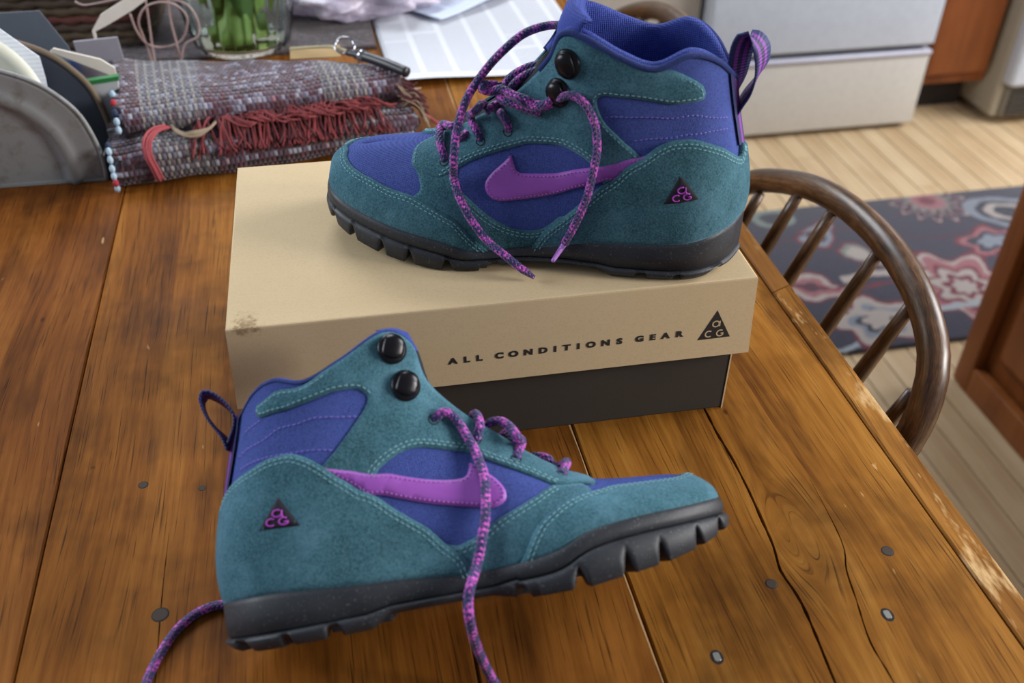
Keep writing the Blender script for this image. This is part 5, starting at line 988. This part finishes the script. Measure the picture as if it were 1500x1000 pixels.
def vase():
    t = NT('clear_glass'); g = t.out((.93, .97, .97, 1), .03, None, Transmission_Weight=1., IOR=1.3); t2 = NT('vase_water'); wt = t2.out((.80, .90, .84, 1), .0, None, Transmission_Weight=1., IOR=1.15)
    r = empty('glass_vase', M=RM @ Matrix.Translation((-.092, 1.262, .0055)) @ Matrix.Scale(1.08, 4), label='clear ribbed glass vase with green stems in water, behind the rag rug', cat='vase')
    prof = [(.048, 0), (.054, .004), (.060, .03), (.068, .07), (.076, .12), (.081, .18), (.083, .24)]; P = catmull([(a, 0, b) for a, b in prof], .008)[:, [0, 2]]
    seg = 192; V = []; F = []; k = len(P); inn = [(a-.0035, max(b, .008)) for a, b in P][::-1]; Q = [(0, 0)]+[tuple(p) for p in P]+[(P[-1][0]-.0017, P[-1][1]+.001)]+inn+[(0, .008)]; q = len(Q)
    for i in range(seg):
        a = 2*math.pi*i/seg; rib = 1+.016*abs(math.cos(a*14))
        for j, (rr, z) in enumerate(Q): s = rib if 0 < j <= k else 1; V.append((rr*s*math.cos(a), rr*s*math.sin(a), z))
    for i in range(seg):
        for j in range(q-1): F.append((i*q+j, ((i+1) % seg)*q+j, ((i+1) % seg)*q+j+1, i*q+j+1))
    link('glass', mesh('glass', V, F), g, r)
    ip = [(0, .0088)]+[(a-.0042, max(b, .0088)) for a, b in P if b < .15]; V, F = lathe(ip+[(0, ip[-1][1])], 64); link('water', mesh('water', V, F), wt, r)
    rs = np.random.RandomState(11); gm = [plain('stem_green', (126, 158, 76), .5), plain('stem_pale_green', (176, 196, 118), .5), plain('leaf_green', (74, 112, 52), .5)]
    for i in range(22):
        a = rs.rand()*6.28; r0 = .030*rs.rand()**.5; a2 = a+rs.randn()*.9+2.4; r1 = .05*rs.rand()**.5; P_ = [(r0*math.cos(a), r0*math.sin(a), .012), (r0*.6*math.cos(a)+.4*r1*math.cos(a2), r0*.6*math.sin(a)+.4*r1*math.sin(a2), .09), (r1*math.cos(a2), r1*math.sin(a2), .18), (r1*1.25*math.cos(a2), r1*1.25*math.sin(a2), .30)]
        V, F, _ = tube_vf(catmull(P_, .01), .0034+.0016*rs.rand(), 8); link('stem', mesh('stem', V, F), gm[i % 2 if i % 5 else 2], r)
    for i in range(12):
        a = rs.rand()*6.28; rad = .018+.022*rs.rand(); b = np.array([rad*math.cos(a), rad*math.sin(a), .02+.05*rs.rand()]); L = .07+.05*rs.rand(); w = .008+.006*rs.rand(); V = []; tw = rs.rand()*3
        for k_ in range(9):
            f = k_/8; c = b+np.array([.010*math.cos(a)*f, .010*math.sin(a)*f, L*f]); ww = w*math.sin(math.pi*(.08+.9*f)); dr = np.array([math.cos(a+1.57+tw*f*.4), math.sin(a+1.57+tw*f*.4), 0]); nn = np.array([-dr[1], dr[0], 0])
            V += [c-dr*ww, c+nn*ww*.3, c+dr*ww]
        F = [(k_*3+j, k_*3+j+1, k_*3+j+4, k_*3+j+3) for k_ in range(8) for j in (0, 1)]; o = link('leaf', mesh('leaf', V, F), gm[(i % 3)], r); md = o.modifiers.new('s', 'SOLIDIFY'); md.thickness = .0006
vase()
def keys():
    st = plain('polished_steel', (190, 190, 196), .15, Metallic=1.); bk = plain('black_handle', (34, 34, 40), .4); z = .072
    r = empty('key_fob', M=RM @ Matrix.Translation((.035, 1.03, z)), label='dark key fob with a steel split ring lying on the rag rug', cat='key fob')
    a = np.linspace(0, 2*math.pi, 30, endpoint=False); V, F, _ = tube_vf([(-.006+.0105*math.cos(t), .020+.008*math.sin(t), .004+.006*math.sin(t)) for t in a], .0014, 8, True); link('split_ring', mesh('split_ring', V, F), st, r)
    V, F, _ = tube_vf(catmull([(-.004, .010, .000), (.012, -.004, .0005), (.034, -.028, .000), (.054, -.048, -.003)], .004), [.0055 if 2 < i < 100 else .0035 for i in range(len(catmull([(-.004, .010, .000), (.012, -.004, .0005), (.034, -.028, .000), (.054, -.048, -.003)], .004)))], 12); link('fob_body', mesh('fob_body', V, F), bk, r)
    V, F, _ = tube_vf([(.008, .000, .0005), (.013, -.005, .0007)], .0062, 12); link('collar', mesh('collar', V, F), st, r)
    tan = plain('tan_cardboard', (176, 148, 104), .85); o = link('cardboard_tag', MB().box((0, 0, 0), (.055, .022, .0012)).me('cardboard_tag', False), tan, label='small tan cardboard piece behind the rag rug, beside the key fob', cat='cardboard'); o.matrix_world = RM @ Matrix.Translation((-.003, 1.078, .060)) @ Matrix.Rotation(math.radians(-2), 4, 'Z') @ Matrix.Rotation(math.radians(14), 4, 'X')
    cm = plain('cream_cord', (188, 176, 142), .8); V, F, _ = tube_vf(catmull([(-.03, 1.072, .068), (-.005, 1.066, .0705), (.014, 1.058, .0725), (.028, 1.046, .0725), (.038, 1.034, .071), (.042, 1.026, .070)], .004), .0017, 8); o = link('cord', mesh('cord', V, F), cm, label='thin cream cord beside the key fob on the rag rug', cat='cord'); o.matrix_world = RM
keys()
